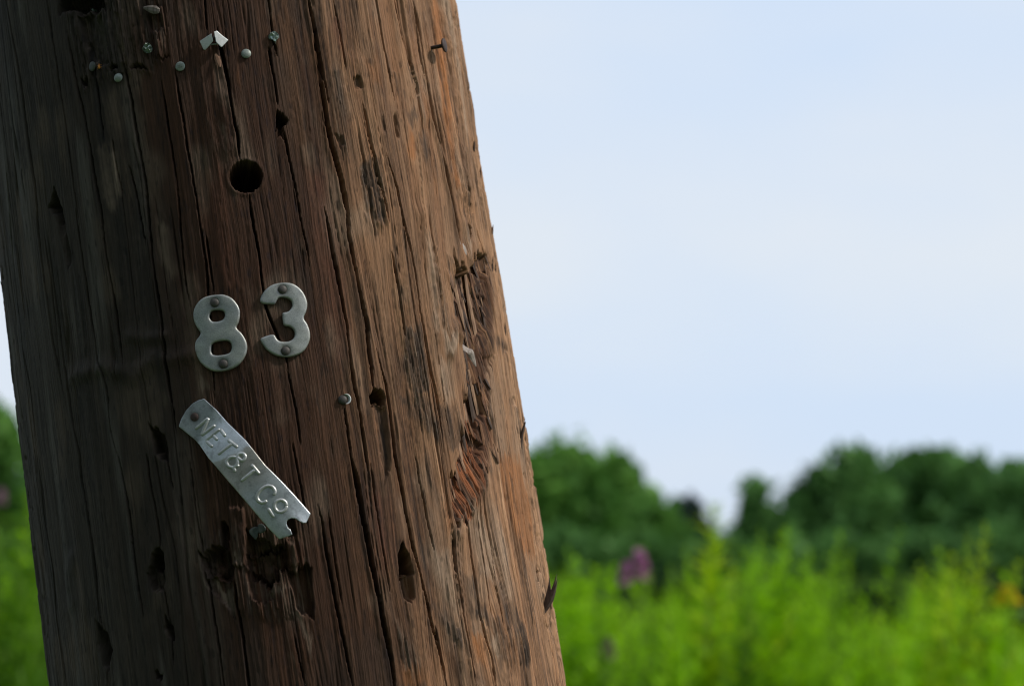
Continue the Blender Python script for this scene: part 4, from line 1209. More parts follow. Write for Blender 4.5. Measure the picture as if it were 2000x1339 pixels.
def ridge(path, rad_mm):
    """half-sunk round bead along a path of (s,h) on the tag"""
    q = []
    for (a, b) in zip(path[:-1], path[1:]):
        k = max(1, int(math.hypot(b[0] - a[0], b[1] - a[1]) / 0.9))
        for i in range(k): q.append((a[0] + (b[0] - a[0]) * i / k, a[1] + (b[1] - a[1]) * i / k))
    q.append(path[-1]); V, Fc = [], []
    n = len(q); m = 8
    for i, (s, h) in enumerate(q):
        a = q[max(i - 1, 0)]; b = q[min(i + 1, n - 1)]
        dx, dy = b[0] - a[0], b[1] - a[1]; l = math.hypot(dx, dy) or 1; dx, dy = dx / l, dy / l
        rr_ = rad_mm * (0.72 if i in (0, n - 1) else 1.0)
        for k in range(m):
            an = math.pi * (k / (m - 1))
            off = rr_ * math.cos(an); up = 0.80 * rr_ * math.sin(an) - 0.12
            ss, hh = s - dy * off, h + dx * off
            V.append(pole_pt(ss, hh, float(tag_lift(s, h)) + up))
    for i in range(n - 1):
        for k in range(m - 1):
            a = i * m + k; Fc.append((a, a + m, a + m + 1, a + 1))
    Fc.append(tuple(range(m))); Fc.append(tuple(range(n * m - 1, (n - 1) * m - 1, -1)))
    return V, Fc
for ch, strokes in FEAT['letters']:
    V, Fc = [], []
    for stx in strokes:
        if len(stx) > 4: 
            P4 = [np.array(p) for p in stx]; sm = []
            for i in range(len(P4) - 1):
                p0, p1, p2, p3 = P4[max(i - 1, 0)], P4[i], P4[i + 1], P4[min(i + 2, len(P4) - 1)]
                for k in range(3):
                    t = k / 3
                    sm.append(tuple(0.5 * ((2 * p1) + (-p0 + p2) * t + (2 * p0 - 5 * p1 + 4 * p2 - p3) * t * t + (-p0 + 3 * p1 - 3 * p2 + p3) * t ** 3)))
            sm.append(tuple(P4[-1])); stx = sm
        v, f = ridge(stx, 1.05)
        Fc += [tuple(i + len(V) for i in ff) for ff in f]; V += v
    part('letter' if ch != 'bar' else 'underline', V, Fc, m_letter, tg)

# ---- tacks and broad-headed nails --------------------------------------------------
def tack(key, r_, mat, label, dome=1.0, group='broad round nail heads near the top of the pole', tilt=(0, 0), groove=False):
    s, h = PT[key]; b = surf_max(s, h, 1.5)
    t = at_pole('round_head_nail', s, h, b)
    tag(t, label, 'nail', group)
    lathe('head', [(r_ * .2, .95 * dome + .5), (r_ * .5, .8 * dome + .5), (r_ * .8, .42 * dome + .5), (r_ * .97, .05 + .4), (r_, .25), (r_ * .9, 0), (r_ * .3, -.2)], s, h, b + 0.2, mat, t, 24, tilt)
    lathe('shank', [(.9, 0), (1.0, -.3), (1.0, -9)], s, h, b + 0.3, mat, t, 10, tilt)
    if groove:
        n_, t_ = pole_frame(s)
        for dh in (-0.55, 0.55):
            a = pole_pt(s - 1.3, h + dh - .1, b + 1.35); c = pole_pt(s + 1.3, h + dh + .15, b + 1.35)
            strip('ridge', lerp_pts(a, c, 3), [.0003, .0005, .0003], .0004, mat, t)
    return t
tack('tack_a', 2.75, m_galv, 'smooth grey domed nail head, leftmost pale one near the top', 1.0, tilt=(.12, .05))
tack('tack_b', 2.95, m_galv, 'grey nail head with a raised line across it, between the other two', 0.35, groove=True)
tack('tack_c', 3.0, m_galv, 'pale domed nail head right under the folded white metal', 0.9, tilt=(-.05, .1))
tack('tack_d', 3.0, m_galv_dark, 'dark blackened nail head sunk beside the tiny orange insect', 0.6, tilt=(-.3, .0))
# bent-up ring round a dark nail, right of the name tag
s, h = PT['ring_nail']; b = surf_max(s, h, 1.2)
t = at_pole('ringed_nail', s, h, b); tag(t, 'dark nail with a bent pale washer rim, right of the name tag', 'nail')
lathe('head', [(.5, 1.5), (1.6, 1.35), (2.5, .8), (2.8, .2), (2.6, -.2), (1.0, -.5), (1.0, -7)], s, h, b + 0.2, m_nail, t, 20, (-.25, 0))
n_, t_ = pole_frame(s); V, Fc = [], []
for i in range(19):
    an = R(-78 + 160 * i / 18); wdt = 1.5 * math.sin(math.pi * (i + .6) / 19.2) + .15
    for q, (dr, dz) in enumerate(((0, .3), (wdt * .6, 1.9), (wdt, 2.1), (wdt * .8, 1.4), (.2, -.1))):
        r_ = 2.5 + dr; V.append(pole_pt(s + .5 + r_ * math.cos(an), h + r_ * 1.05 * math.sin(an), b + dz))
for i in range(18):
    for q in range(5):
        a = i * 5 + q; c = i * 5 + (q + 1) % 5; Fc.append((a, c, c + 5, a + 5))
Fc.append((4, 3, 2, 1, 0)); Fc.append(tuple(range(18 * 5, 19 * 5)))
part('washer_rim', V, Fc, m_white, t)
# rusty nail standing out of the right side
s, h = PT['rusty_nail']; n_, t_ = pole_frame(s); b = surf(s, h)
t = at_pole('rusty_nail', s, h, b); tag(t, 'rusty brown nail sticking out of the right side near the top', 'nail')
dv = (n_ * 0.97 + t_ * 0.22 - POLE_A * 0.04).normalized(); u = dv.cross(POLE_A).normalized(); v = dv.cross(u)
def rod(name, rings, mat, parent, seg=16):
    V, Fc = [], []
    for c, r_ in rings:
        for k in range(seg):
            an = 2 * math.pi * k / seg; V.append(c + (u * math.cos(an) + v * math.sin(an)) * r_)
    for i in range(len(rings) - 1):
        for k in range(seg):
            a = i * seg + k; c2 = i * seg + (k + 1) % seg; Fc.append((a, c2, c2 + seg, a + seg))
    Fc.append(tuple(range(seg - 1, -1, -1))); Fc.append(tuple(range((len(rings) - 1) * seg, len(rings) * seg)))
    return part(name, V, Fc, mat, parent)
c0 = pole_pt(s, h, b - 6)
rod('shank', [(c0, .0011), (c0 + dv * .008, .0012), (c0 + dv * .0138, .0013)], m_rust, t)
rod('head', [(c0 + dv * .0136, .0016), (c0 + dv * .0140, .0040), (c0 + dv * .0146, .0046), (c0 + dv * .0152, .0044), (c0 + dv * .0155, .0034)], m_rust, t, 20)

# ---- crumpled scraps of tin ------------------------------------------------------
def scrap(key, w_, h_, rot, label, seed, mat=m_scrap, amp=1.3, point=0.0):
    s, h = PT[key]; b = surf_max(s, h, 1.5)
    t = at_pole('tin_scrap', s, h, b); tag(t, label, 'metal scrap', 'crumpled tin scraps left under old nails')
    rg = random.Random(seed); n = 7; V, Fc = [], []
    cr, sr = math.cos(R(rot)), math.sin(R(rot)); top = []
    for j in range(n):
        for i in range(n):
            x = (i / (n - 1) - .5) * 2; y = (j / (n - 1) - .5) * 2
            k = 1 - 0.30 * (x * x * y * y) - point * max(0, -y) * abs(x)
            px = (x * w_ / 2) * k + rg.uniform(-.22, .22); py = (y * h_ / 2) * k + rg.uniform(-.22, .22)
            z_ = 1.2 + amp * rg.uniform(-.7, 1) + 0.9 * (1 - x * x) * (1 - y * y)
            top.append((s + px * cr - py * sr, h + px * sr + py * cr, b + z_))
    V = [pole_pt(*p) for p in top] + [pole_pt(p[0], p[1], p[2] - .45) for p in top]; m = n * n
    for j in range(n - 1):
        for i in range(n - 1):
            a = j * n + i; q = (a, a + 1, a + n + 1, a + n); Fc.append(q); Fc.append(tuple(z + m for z in reversed(q)))
    rim = [i for i in range(n)] + [j * n + n - 1 for j in range(1, n)] + [(n - 1) * n + i for i in range(n - 2, -1, -1)] + [j * n for j in range(n - 2, 0, -1)]
    for a, c in zip(rim, rim[1:] + rim[:1]): Fc.append((a, a + m, c + m, c))
    part('crumpled_sheet', V, Fc, mat, t, smooth=False)
    lathe('nail', [(.6, .3), (1.2, .1), (1.0, -.6), (.9, -7)], s, h, b + 0.6, m_nail, t, 10)
scrap('scrap_a', 5.6, 6.4, 12, 'crumpled shiny tin scrap above and left of the lined nail head', 5, amp=1.5)
scrap('scrap_b', 6.4, 8.0, 4, 'folded tin scrap with a pointed tip, rightmost of the top row', 8, amp=1.0, point=0.9)
scrap('scrap_c', 5.0, 8.6, 24, 'dark crumpled tin scrap in the broken hole at the top left', 13, amp=1.4, point=0.3)
# bleached chip
m_chip = plain_wood('weathered_chip_wood', (.16, .135, .115))
s, h = PT['chip']; b = surf_max(s, h, 1.5); n_, t_ = pole_frame(s)
a = pole_pt(s - 6, h + 2.6, b + .2); c = pole_pt(s + 3.5, h - 1.8, b + 1.6)
strip('wood_chip', lerp_pts(a, c, 5, n_ * .0008), [.0012, .0032, .0046, .0052, .003], .0014, m_chip, pole, [POLE_A] * 5)
# folded white metal
ap = PT['fold_apex']; b = surf_max(ap[0], ap[1], 3)
t = at_pole('folded_metal_strip', ap[0], ap[1], b); tag(t, 'white strip of metal folded like a tent over a nail', 'metal scrap')
for sg, poly in zip((-1, 1), FEAT['fold']):
    plate('flap', poly, [], lambda d, ss, hh: b + 4.6 - 0.42 * np.abs(ss - ap[0]) + 0.10 * (hh - ap[1]), m_white, t, 0.35, thick=0.5)
a = P_('fold_bar_a', 0); 
strip('bar', [pole_pt(*PT['fold_bar_a'], b + 1.6), pole_pt(PT['fold_bar_a'][0] * .5 + PT['fold_bar_b'][0] * .5, PT['fold_bar_a'][1] * .5 + PT['fold_bar_b'][1] * .5, b + 1.8), pole_pt(*PT['fold_bar_b'], b + 1.6)], [.0008, .0009, .0008], .0006, m_galv, t, [POLE_A] * 3)
lathe('nail', [(.6, 0), (1.1, -.3), (1.0, -8)], ap[0], ap[1] - 1.5, b + 2.5, m_nail, t, 10)
# grey-green foil leaf below the tag
c = PT['leaf']; b = pct(FEAT['leaf_shapes'][0], 70) + 0.6
t = at_pole('foil_scrap', c[0], c[1], b); tag(t, 'dull grey-green foil scrap with two lobes, just under the tag', 'metal scrap')
for k, poly in enumerate(FEAT['leaf_shapes']):
    cx = float(np.mean([p[0] for p in poly]))
    plate('lobe', smooth_poly(poly, 2), [], lambda d, ss, hh: b + 0.8 + k * .4 + 0.06 * (ss - cx) ** 2 + 0.25 * pillow(d, 1.5), m_foil, t, 0.35, thick=0.4)
# tiny orange insect
s, h = PT['bug']; b = surf_max(s, h, 1.0)
m_bug, nt, bs = new_mat('orange_shell'); bs.inputs['Base Color'].default_value = (.55, .20, .015, 1); bs.inputs['Roughness'].default_value = .4
t = at_pole('orange_insect', s, h, b); tag(t, 'tiny orange insect resting beside the blackened nail head', 'insect')
lathe('body', [(.2, 1.0), (.6, .8), (.8, .4), (.6, 0)], s, h, b + .3, m_bug, t, 10, squash=1.5)
lathe('insect_head', [(.1, .8), (.35, .6), (.4, .3), (.3, 0)], s + .2, h + 1.5, b + .4, m_bug, t, 8)
for sg in (-1, 1):
    for k in (-.7, 0, .7):
        strip('leg', [pole_pt(s + sg * .5, h + k, b + .7), pole_pt(s + sg * 1.1, h + k * 1.4, b + .9), pole_pt(s + sg * 1.5, h + k * 1.8, b + .1)], [.0002, .0002, .0001], .0002, m_bug, t)

# ================================================================ VEGETATION
def leaf_mat(name, c1, c2, transl, scale=1.0, rough=0.55):
    m = bpy.data.materials.new(name); m.use_nodes = True; nt = m.node_tree; nt.nodes.clear()
    out = nt.nodes.new('ShaderNodeOutputMaterial')
    geo = nt.nodes.new('ShaderNodeNewGeometry'); tx = nt.nodes.new('ShaderNodeTexNoise'); tx.inputs['Scale'].default_value = scale; tx.inputs['Detail'].default_value = 3
    rp = nt.nodes.new('ShaderNodeValToRGB'); rp.color_ramp.elements[0].position = .36; rp.color_ramp.elements[1].position = .64
    rp.color_ramp.elements[0].color = (*c1, 1); rp.color_ramp.elements[1].color = (*c2, 1)
    di = nt.nodes.new('ShaderNodeBsdfDiffuse'); tr = nt.nodes.new('ShaderNodeBsdfTranslucent'); gl = nt.nodes.new('ShaderNodeBsdfGlossy')
    gl.inputs['Roughness'].default_value = rough; gl.inputs['Color'].default_value = (.9, .95, .9, 1)
    m1 = nt.nodes.new('ShaderNodeMixShader'); m1.inputs['Fac'].default_value = transl
    m2 = nt.nodes.new('ShaderNodeMixShader'); m2.inputs['Fac'].default_value = 0.012
    nt.links.new(geo.outputs['Position'], tx.inputs['Vector']); nt.links.new(tx.outputs['Fac'], rp.inputs['Fac'])
    for n_ in (di, tr): nt.links.new(rp.outputs['Color'], n_.inputs['Color'])
    nt.links.new(di.outputs[0], m1.inputs[1]); nt.links.new(tr.outputs[0], m1.inputs[2])
    nt.links.new(m1.outputs[0], m2.inputs[1]); nt.links.new(gl.outputs[0], m2.inputs[2]); nt.links.new(m2.outputs[0], out.inputs['Surface'])
    return m
m_tree_a = leaf_mat('broadleaf_green', (.062, .165, .026), (.140, .300, .050), .25, .28)
m_tree_b = leaf_mat('deep_green', (.060, .150, .034), (.110, .245, .056), .25, .28)
m_tree_c = leaf_mat('far_bluish_green', (.025, .045, .034), (.036, .062, .046), .2, .4)
m_shrub = leaf_mat('shrub_green', (.012, .034, .010), (.024, .060, .014), .25, 2.0)
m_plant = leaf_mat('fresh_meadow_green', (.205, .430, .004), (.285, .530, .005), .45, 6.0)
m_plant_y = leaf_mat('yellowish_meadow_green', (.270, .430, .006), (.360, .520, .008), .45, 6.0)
m_plant_shade = leaf_mat('shade_toned_meadow_green', (.060, .160, .006), (.110, .245, .010), .4, 6.0)  # shade left of the pole put into the green; also varies the right
m_stem = leaf_mat('green_stem', (.07, .13, .015), (.10, .17, .02), .1, 8.0)
m_purple = leaf_mat('purple_petals', (.36, .13, .27), (.48, .21, .38), .35, 20)
m_mauve = leaf_mat('faded_mauve_petals', (.22, .12, .17), (.30, .17, .22), .35, 20)
m_yellow = leaf_mat('yellow_petals', (.62, .46, .01), (.75, .58, .015), .35, 20)
m_bark, nt, bs = new_mat('tree_bark'); bs.inputs['Roughness'].default_value = .9
tx = nt.nodes.new('ShaderNodeTexNoise'); tx.inputs['Scale'].default_value = 8; rp = nt.nodes.new('ShaderNodeValToRGB')
rp.color_ramp.elements[0].color = (.03, .022, .016, 1); rp.color_ramp.elements[1].color = (.10, .078, .058, 1)
nt.links.new(tx.outputs['Fac'], rp.inputs['Fac']); nt.links.new(rp.outputs['Color'], bs.inputs['Base Color'])

def tube_geo(path, radii, seg=7):
    V, Fc = [], []
    for i, p in enumerate(path):
        a = path[max(i - 1, 0)]; b = path[min(i + 1, len(path) - 1)]
        t = (b - a).normalized(); u_ = t.orthogonal().normalized(); v_ = t.cross(u_)
        for k in range(seg):
            an = 2 * math.pi * k / seg; V.append(p + (u_ * math.cos(an) + v_ * math.sin(an)) * radii[i])
    for i in range(len(path) - 1):
        for k in range(seg):
            a = i * seg + k; c2 = i * seg + (k + 1) % seg; Fc.append((a, c2, c2 + seg, a + seg))
    Fc.append(tuple(range(seg - 1, -1, -1))); Fc.append(tuple(range((len(path) - 1) * seg, len(path) * seg)))
    return V, Fc
def joined(parts_):
    V, Fc = [], []
    for v, f in parts_:
        Fc += [tuple(i + len(V) for i in q) for q in f]; V += v
    return V, Fc
def leaf_cloud(blobs, per_m2, size, g):
    out = []
    for (c, r_) in blobs:
        n = int(per_m2 * 4 * math.pi * r_[0] * r_[2])
        d = g.normal(size=(n, 3)); d /= np.linalg.norm(d, axis=1)[:, None]
        # clumps: push in and out by direction so that the outline is uneven
        lob = 0.86 + 0.15 * np.sin(d[:, 0] * 7 + c[0] * 3) * np.sin(d[:, 2] * 6 + c[2] * 2) + 0.10 * np.sin(d[:, 1] * 11 + d[:, 2] * 9 + c[0])
        rad_ = (g.random(n) ** 0.45) * lob * (1 + 0.20 * np.maximum(g.normal(size=n) - .6, 0))
        p = np.array(c) + d * rad_[:, None] * np.array(r_)
        u_ = g.normal(size=(n, 3)); u_ /= np.linalg.norm(u_, axis=1)[:, None]
        v_ = np.cross(u_, g.normal(size=(n, 3))); v_ /= np.linalg.norm(v_, axis=1)[:, None]
        sz = size * (0.55 + 0.9 * g.random((n, 1)))
        a = u_ * sz; b = v_ * sz * 0.55
        out.append(np.stack([p - a, p - b * .9 + a * .1, p + a, p + b * .9 - a * .1], 1).reshape(-1, 3))
    return np.concatenate(out)
def tree(blobs, dist, mat, label, cat='tree', name='broadleaf_tree', size=0.30, dens=26, group='trees beyond the meadow', seed=1, trunk_r=0.16, flat=0.8):
    g = np.random.default_rng(seed)
    x0 = float(np.mean([b[0] for b in blobs])); rt = empty(name, (x0, dist, 0))
    tag(rt, label, cat, group)
    bl = []
    for i, (x, z_, r_) in enumerate(blobs):
        bl.append(((x - x0, g.uniform(-.5, .5) * r_, z_), (r_, r_ * 0.95, r_ * flat + .12 * r_)))
    V = leaf_cloud(bl, dens, size, g)
    V[:, 2] = np.maximum(V[:, 2], 0.12)
    o = bpy.data.objects.new('crown', quad_mesh('crown', V, len(V) // 4, mat)); link(o, rt)
    ztop = max(b[1] for b in blobs); ps = []
    ps.append(tube_geo([Vector((0, 0, -.1)), Vector((.05, 0, ztop * .35)), Vector((-.05, .1, ztop * .75))], [trunk_r, trunk_r * .75, trunk_r * .3], 8))
    for c, r_ in bl:
        z0 = ztop * g.uniform(.25, .45); ps.append(tube_geo([Vector((0.03, 0, z0)), Vector((c[0] * .5, c[1] * .5, (z0 + c[2]) / 2 + .1)), Vector(c)], [trunk_r * .45, trunk_r * .3, trunk_r * .1], 6))
    V2, F2 = joined(ps)
    o2 = bpy.data.objects.new('trunk', mesh_from('trunk', V2, F2, m_bark)); link(o2, rt)
    return rt
TREE_STYLE = [
 (m_tree_a, 'tall rounded deciduous tree close to the right edge of the pole'),
 (m_tree_a, 'rounded tree with a narrow sky gap on its left, second from the pole'),
 (m_tree_a, 'low rounded tree at the left side of the sky gap'),
 (m_tree_c, 'small distant bluish tree peeping out left of the sky gap'),
 (m_tree_b, 'slim dark tree on the right side of the sky gap'),
 (m_tree_b, 'broad dark tree rising to a pointed top, right of the sky gap'),
 (m_tree_b, 'wide dark tree in the middle of the right-hand treeline'),
 (m_tree_b, 'dark tree with a ragged top left of the one at the picture edge'),
 (m_tree_b, 'very dark tree at the far right edge of the picture'),
 (m_tree_b, 'dark tree mostly outside the right edge of the picture'),
 (m_tree_a, 'green tree showing in the gap left of the pole'),
]
for k, (dist, blobs) in enumerate(FEAT['trees']):
    if k == 9: continue
    m_, lb = TREE_STYLE[k]
    tree(blobs, dist, m_, lb, seed=20 + k, size=0.40 * dist / 113, dens=15 if m_ is m_tree_b else 12.5, trunk_r=.2)
THICKET = [(1.5, 2.6), (5.0, 2.4), (8.0, 2.2), (10.6, 1.55), (13.2, 2.2), (16.2, 2.5), (19.3, 2.5), (22.4, 2.6), (-21.8, 2.3), (-19.4, 2.9)]
TW = ['beside the pole', 'under the rounded trees', 'left of the sky gap', 'low across the sky gap', 'right of the sky gap', 'under the pointed tree', 'under the wide dark tree', 'under the ragged tree', 'left of the pole, at the picture edge', 'left of the pole, touching its outline']
for k, (x, h_) in enumerate(THICKET):
    tree([(x, h_ * .45, h_ * .62), (x - 1.2, h_ * .4, h_ * .55), (x + 1.3, h_ * .42, h_ * .55), (x + .4, h_ * .62, h_ * .42)], 99, m_tree_b, 'dark thicket at the foot of the treeline, ' + TW[k], 'thicket', 'thicket', size=.26, dens=26, group='thickets at the foot of the treeline', seed=120 + k, trunk_r=.06)
SHADE_TREES = [(-2.0, -8.0, 11, 'second from the right'), (-7.5, -6.5, 12, 'second from the left'), (-10.5, -1.0, 12, 'leftmost'), (3.5, -9.0, 10, 'rightmost')]  # trees added out of view to shade the pole's left and front
for k, (x, y, h_, wd) in enumerate(SHADE_TREES):
    tree([(x, h_ * .30, 2.4), (x - 1.8, h_ * .48, 2.4), (x + 1.8, h_ * .50, 2.4), (x, h_ * .70, 2.6), (x + .5, h_ * .88, 1.7)], y, m_tree_b, 'tall dark tree added unseen behind the viewer to shade the pole, ' + wd + ' of four', seed=140 + k, size=.26, dens=20, group='unseen trees added behind the viewer for shade', trunk_r=.22)
# dark shrubs between the meadow and the trees
SH = [(0.55, 15, .85, 'dark shrub just right of the pole behind the meadow'), (1.75, 16, .95, 'dark shrub under the rounded trees'), (2.9, 15.5, .8, 'dark shrub below the sky gap'),
      (4.1, 16, .95, 'dark shrub right of the sky gap behind the meadow'), (5.4, 16.5, 1.0, 'dark shrub in the middle right behind the meadow'), (6.7, 16, .95, 'dark shrub near the right edge behind the meadow'),
      (-4.7, 15, .8, 'dark shrub in the gap left of the pole')]
for k, (x, y, r_, lb) in enumerate(SH):
    g = random.Random(50 + k)
    bl = [(x, r_ * .62, r_ * .8), (x - r_ * .55, r_ * .55, r_ * .6), (x + r_ * .6, r_ * .5, r_ * .62), (x + g.uniform(-.3, .3), r_ * .9, r_ * .5)]
    tree(bl, y * 1.417, m_shrub, lb, 'shrub', 'shrub', size=0.10, dens=150, group='dark shrubs behind the meadow', seed=70 + k, trunk_r=.05)

# ---- tall leafy meadow plants ------------------------------------------------------
def plant_geo(seed, height=1.25, spread=1.0, bare=0.25, nl=130):
    g = np.random.default_rng(seed); Q = []
    stems = [[Vector((0, 0, 0)), Vector((g.uniform(-.03, .03), g.uniform(-.03, .03), height * .5)), Vector((g.uniform(-.07, .07), g.uniform(-.05, .05), height))]]
    for k in range(5):
        z0 = height * g.uniform(.5, .85); an = g.uniform(0, 6.28); ln = height * g.uniform(.10, .22)
        b0 = stems[0][1].lerp(stems[0][2], max(0, (z0 / height - .5) * 2))
        stems.append([b0, b0 + Vector((math.cos(an) * ln * .35, math.sin(an) * ln * .35, ln * .6)), b0 + Vector((math.cos(an) * ln * .45, math.sin(an) * ln * .45, ln * 1.15))])
    for si, st_ in enumerate(stems):
        n = nl if si == 0 else 26
        for k in range(n):
            t = (bare + (1 - bare) * k / n) if si == 0 else (k + 1) / n
            p = np.array(st_[0].lerp(st_[1], t * 2) if t < .5 else st_[1].lerp(st_[2], t * 2 - 1))
            ang = k * 2.4 + g.uniform(-.4, .4) + si
            ln = (0.115 * (1 - t) ** .6 + .022) * spread * g.uniform(.75, 1.2) if si == 0 else 0.05 * (1.1 - t) + .015
            el = g.uniform(.25, .95) + .35 * t
            dr = np.array([math.cos(ang) * math.cos(el), math.sin(ang) * math.cos(el), math.sin(el)])
            sd = np.array([-math.sin(ang), math.cos(ang), 0]) * ln * .085 * g.uniform(.8, 1.25)
            d2 = dr * .75 + np.array([math.cos(ang), math.sin(ang), -.55]) * .35
            a = p; b = p + dr * ln * .5; c = b + d2 * ln * .5
            Q += [a - sd * .4, a + sd * .4, b + sd, b - sd, b - sd, b + sd, c + sd * .12, c - sd * .12]
    V, Fc = joined([tube_geo(st_, [.004, .0032, .0012] if i == 0 else [.0018, .0014, .0006], 5) for i, st_ in enumerate(stems)])
    return np.array(Q), V, Fc
protos = []
for k in range(7):
    Q, V, Fc = plant_geo(200 + k, spread=[1, 1.15, .9, 1.2, 1.0, .85, 1.1][k], nl=[130, 150, 110, 150, 120, 100, 140][k])
    protos.append((quad_mesh('foliage', Q, len(Q) // 4, m_plant if k != 4 else m_plant_y), mesh_from('stem', V, Fc, m_stem)))
Q, V, Fc = plant_geo(300, spread=.7, nl=90); protos.append((quad_mesh('foliage', Q, len(Q) // 4, m_plant_y), mesh_from('stem', V, Fc, m_stem)))
for k in range(2):
    Q, V, Fc = plant_geo(320 + k, spread=1.15, nl=120); protos.append((quad_mesh('foliage', Q, len(Q) // 4, m_plant_shade), mesh_from('stem', V, Fc, m_stem)))
def meadow_plant(k, x, y, ztop, rz, label, group, tilt=(0, 0), name='meadow_plant', wide=1.0):
    rt = empty(name, (x, y, 0), (tilt[0], tilt[1], rz)); sc = ztop / 1.25
    rt.scale = (sc * wide, sc * wide, sc)
    tag(rt, label, 'plant', group)
    for nm, me_ in (('foliage', protos[k][0]), ('stem', protos[k][1])):
        link(bpy.data.objects.new(nm, me_), rt)
    return rt
KF = 4722.2; Q_ = 1.417
def at_px(px, D): return (px - 1000) / KF * D * Q_
def zt(py, D): return 1.3 + (1085 - py) / KF * D * Q_
GP = 'leafy plants of the meadow'
NAMED = [ # x, y, top height, which, label
 (at_px(1368, 4.8), 4.8, zt(985, 4.8), 4, 'tallest yellow-green plant, standing in front of the sky gap', 1.5),
 (at_px(1400, 5.2), 5.2, zt(1050, 5.2), 1, 'bushy plant just right of the tallest yellow-green one', 1.4),
 (at_px(1478, 5.0), 5.0, zt(1030, 5.0), 0, 'upright plant with a narrow top right of the sky gap', 1.2),
 (at_px(1535, 5.4), 5.4, zt(1075, 5.4), 3, 'broad plant with a nodding top right of the sky gap', 1.4),
 (at_px(1605, 5.6), 5.6, zt(1068, 5.6), 5, 'thin upright plant in front of the broad pointed tree', 1.0),
 (at_px(1130, 5.0), 5.0, zt(1095, 5.0), 1, 'bushy plant left of the purple flower, near the pole', 1.4),
 (at_px(1165, 5.4), 5.4, zt(1105, 5.4), 3, 'bushy plant directly left of the purple flower', 1.3),
 (at_px(1292, 5.8), 5.8, zt(1105, 5.8), 5, 'thin plant right of the purple flower', 1.0),
 (at_px(1815, 4.4), 4.4, zt(1085, 4.4), 4, 'bright spreading plant at the foot of the tall feathery plume', 1.5),
 (at_px(1862, 4.0), 4.0, zt(1030, 4.0), 7, 'tall feathery plume, thin and sharp, on the far right', .9),
 (at_px(1935, 4.6), 4.6, zt(1090, 4.6), 7, 'feathery plume leaning right, next to the yellow flower', 1.0),
 (at_px(1690, 5.8), 5.8, zt(1128, 5.8), 0, 'low arching plant beside the dark hollow in the meadow', 1.2),
 (at_px(1076, 6.0), 6.0, zt(1092, 6.0), 2, 'pale plant touching the right edge of the pole', 1.2),
 (at_px(1100, 5.6), 5.6, zt(1108, 5.6), 3, 'bushy plant nearest the right edge of the pole', 1.4),
 (at_px(1440, 5.6), 5.6, zt(1088, 5.6), 0, 'plant standing between the tallest one and the narrow-topped one', 1.2),
 (at_px(1508, 5.2), 5.2, zt(1062, 5.2), 2, 'pointed plant between the narrow-topped and the nodding one', 1.2),
 (at_px(1570, 6.0), 6.0, zt(1100, 6.0), 1, 'lower plant just left of the thin upright one', 1.2),
 (at_px(1640, 5.9), 5.9, zt(1118, 5.9), 5, 'lower plant just right of the thin upright one', 1.1),
 (at_px(1786, 5.0), 5.0, zt(1105, 5.0), 4, 'yellowish plant left of the bright spreading one', 1.3),
 (at_px(1840, 4.8), 4.8, zt(1068, 4.8), 0, 'pointed plant between the spreading one and the feathery plume', 1.1),
 (at_px(25, 5.0), 5.0, zt(955, 5.0), 8, 'tallest green plant in the gap left of the pole', 1.4),
]
for i, (x, y, z_, k, lb, wd_) in enumerate(NAMED):
    wd_ *= 1.45
    meadow_plant(k, x, y * Q_, z_, i * 1.7, lb, GP, (0, .10 if 'leaning right' in lb else random.uniform(-.02, .02)), wide=wd_)
CREST = [(985, 1100), (1060, 1105), (1130, 1105), (1190, 1125), (1215, 1195), (1255, 1195), (1290, 1120), (1320, 1165), (1370, 1065), (1420, 1080), (1450, 1115), (1480, 1060), (1540, 1095), (1580, 1150), (1605, 1095), (1640, 1160), (1665, 1205), (1700, 1145), (1760, 1195), (1790, 1125), (1820, 1090), (1860, 1080), (1900, 1145), (1940, 1130), (1980, 1190), (2010, 1230), (2200, 1150)]   # how the growth rises and dips
rp_ = random.Random(9); count = 0
while count < 215:
    D_ = rp_.uniform(3.6, 9.5); px = rp_.uniform(-170, 2190)
    if 130 < px < 985: continue
    py = float(np.interp(px, [c_[0] for c_ in CREST], [c_[1] for c_ in CREST])) + 15 + 150 * rp_.random() ** 1.2 if px > 985 else rp_.uniform(1010, 1130)
    meadow_plant(rp_.choice((0, 1, 2, 3, 5, 6, 0, 1, 3, 8)) if px > 985 else rp_.choice((8, 9, 8, 9, 2)), at_px(px, D_), D_ * Q_, max(.55, zt(py, D_)), rp_.uniform(0, 6.28), *(('bright green leafy plant in the blurred meadow right of the pole', GP) if px > 985 else ('bright green leafy plant in the blurred strip left of the pole', 'leafy plants left of the pole')), (rp_.uniform(-.06, .06), rp_.uniform(-.06, .06)), wide=rp_.uniform(1.1, 1.6))
    count += 1
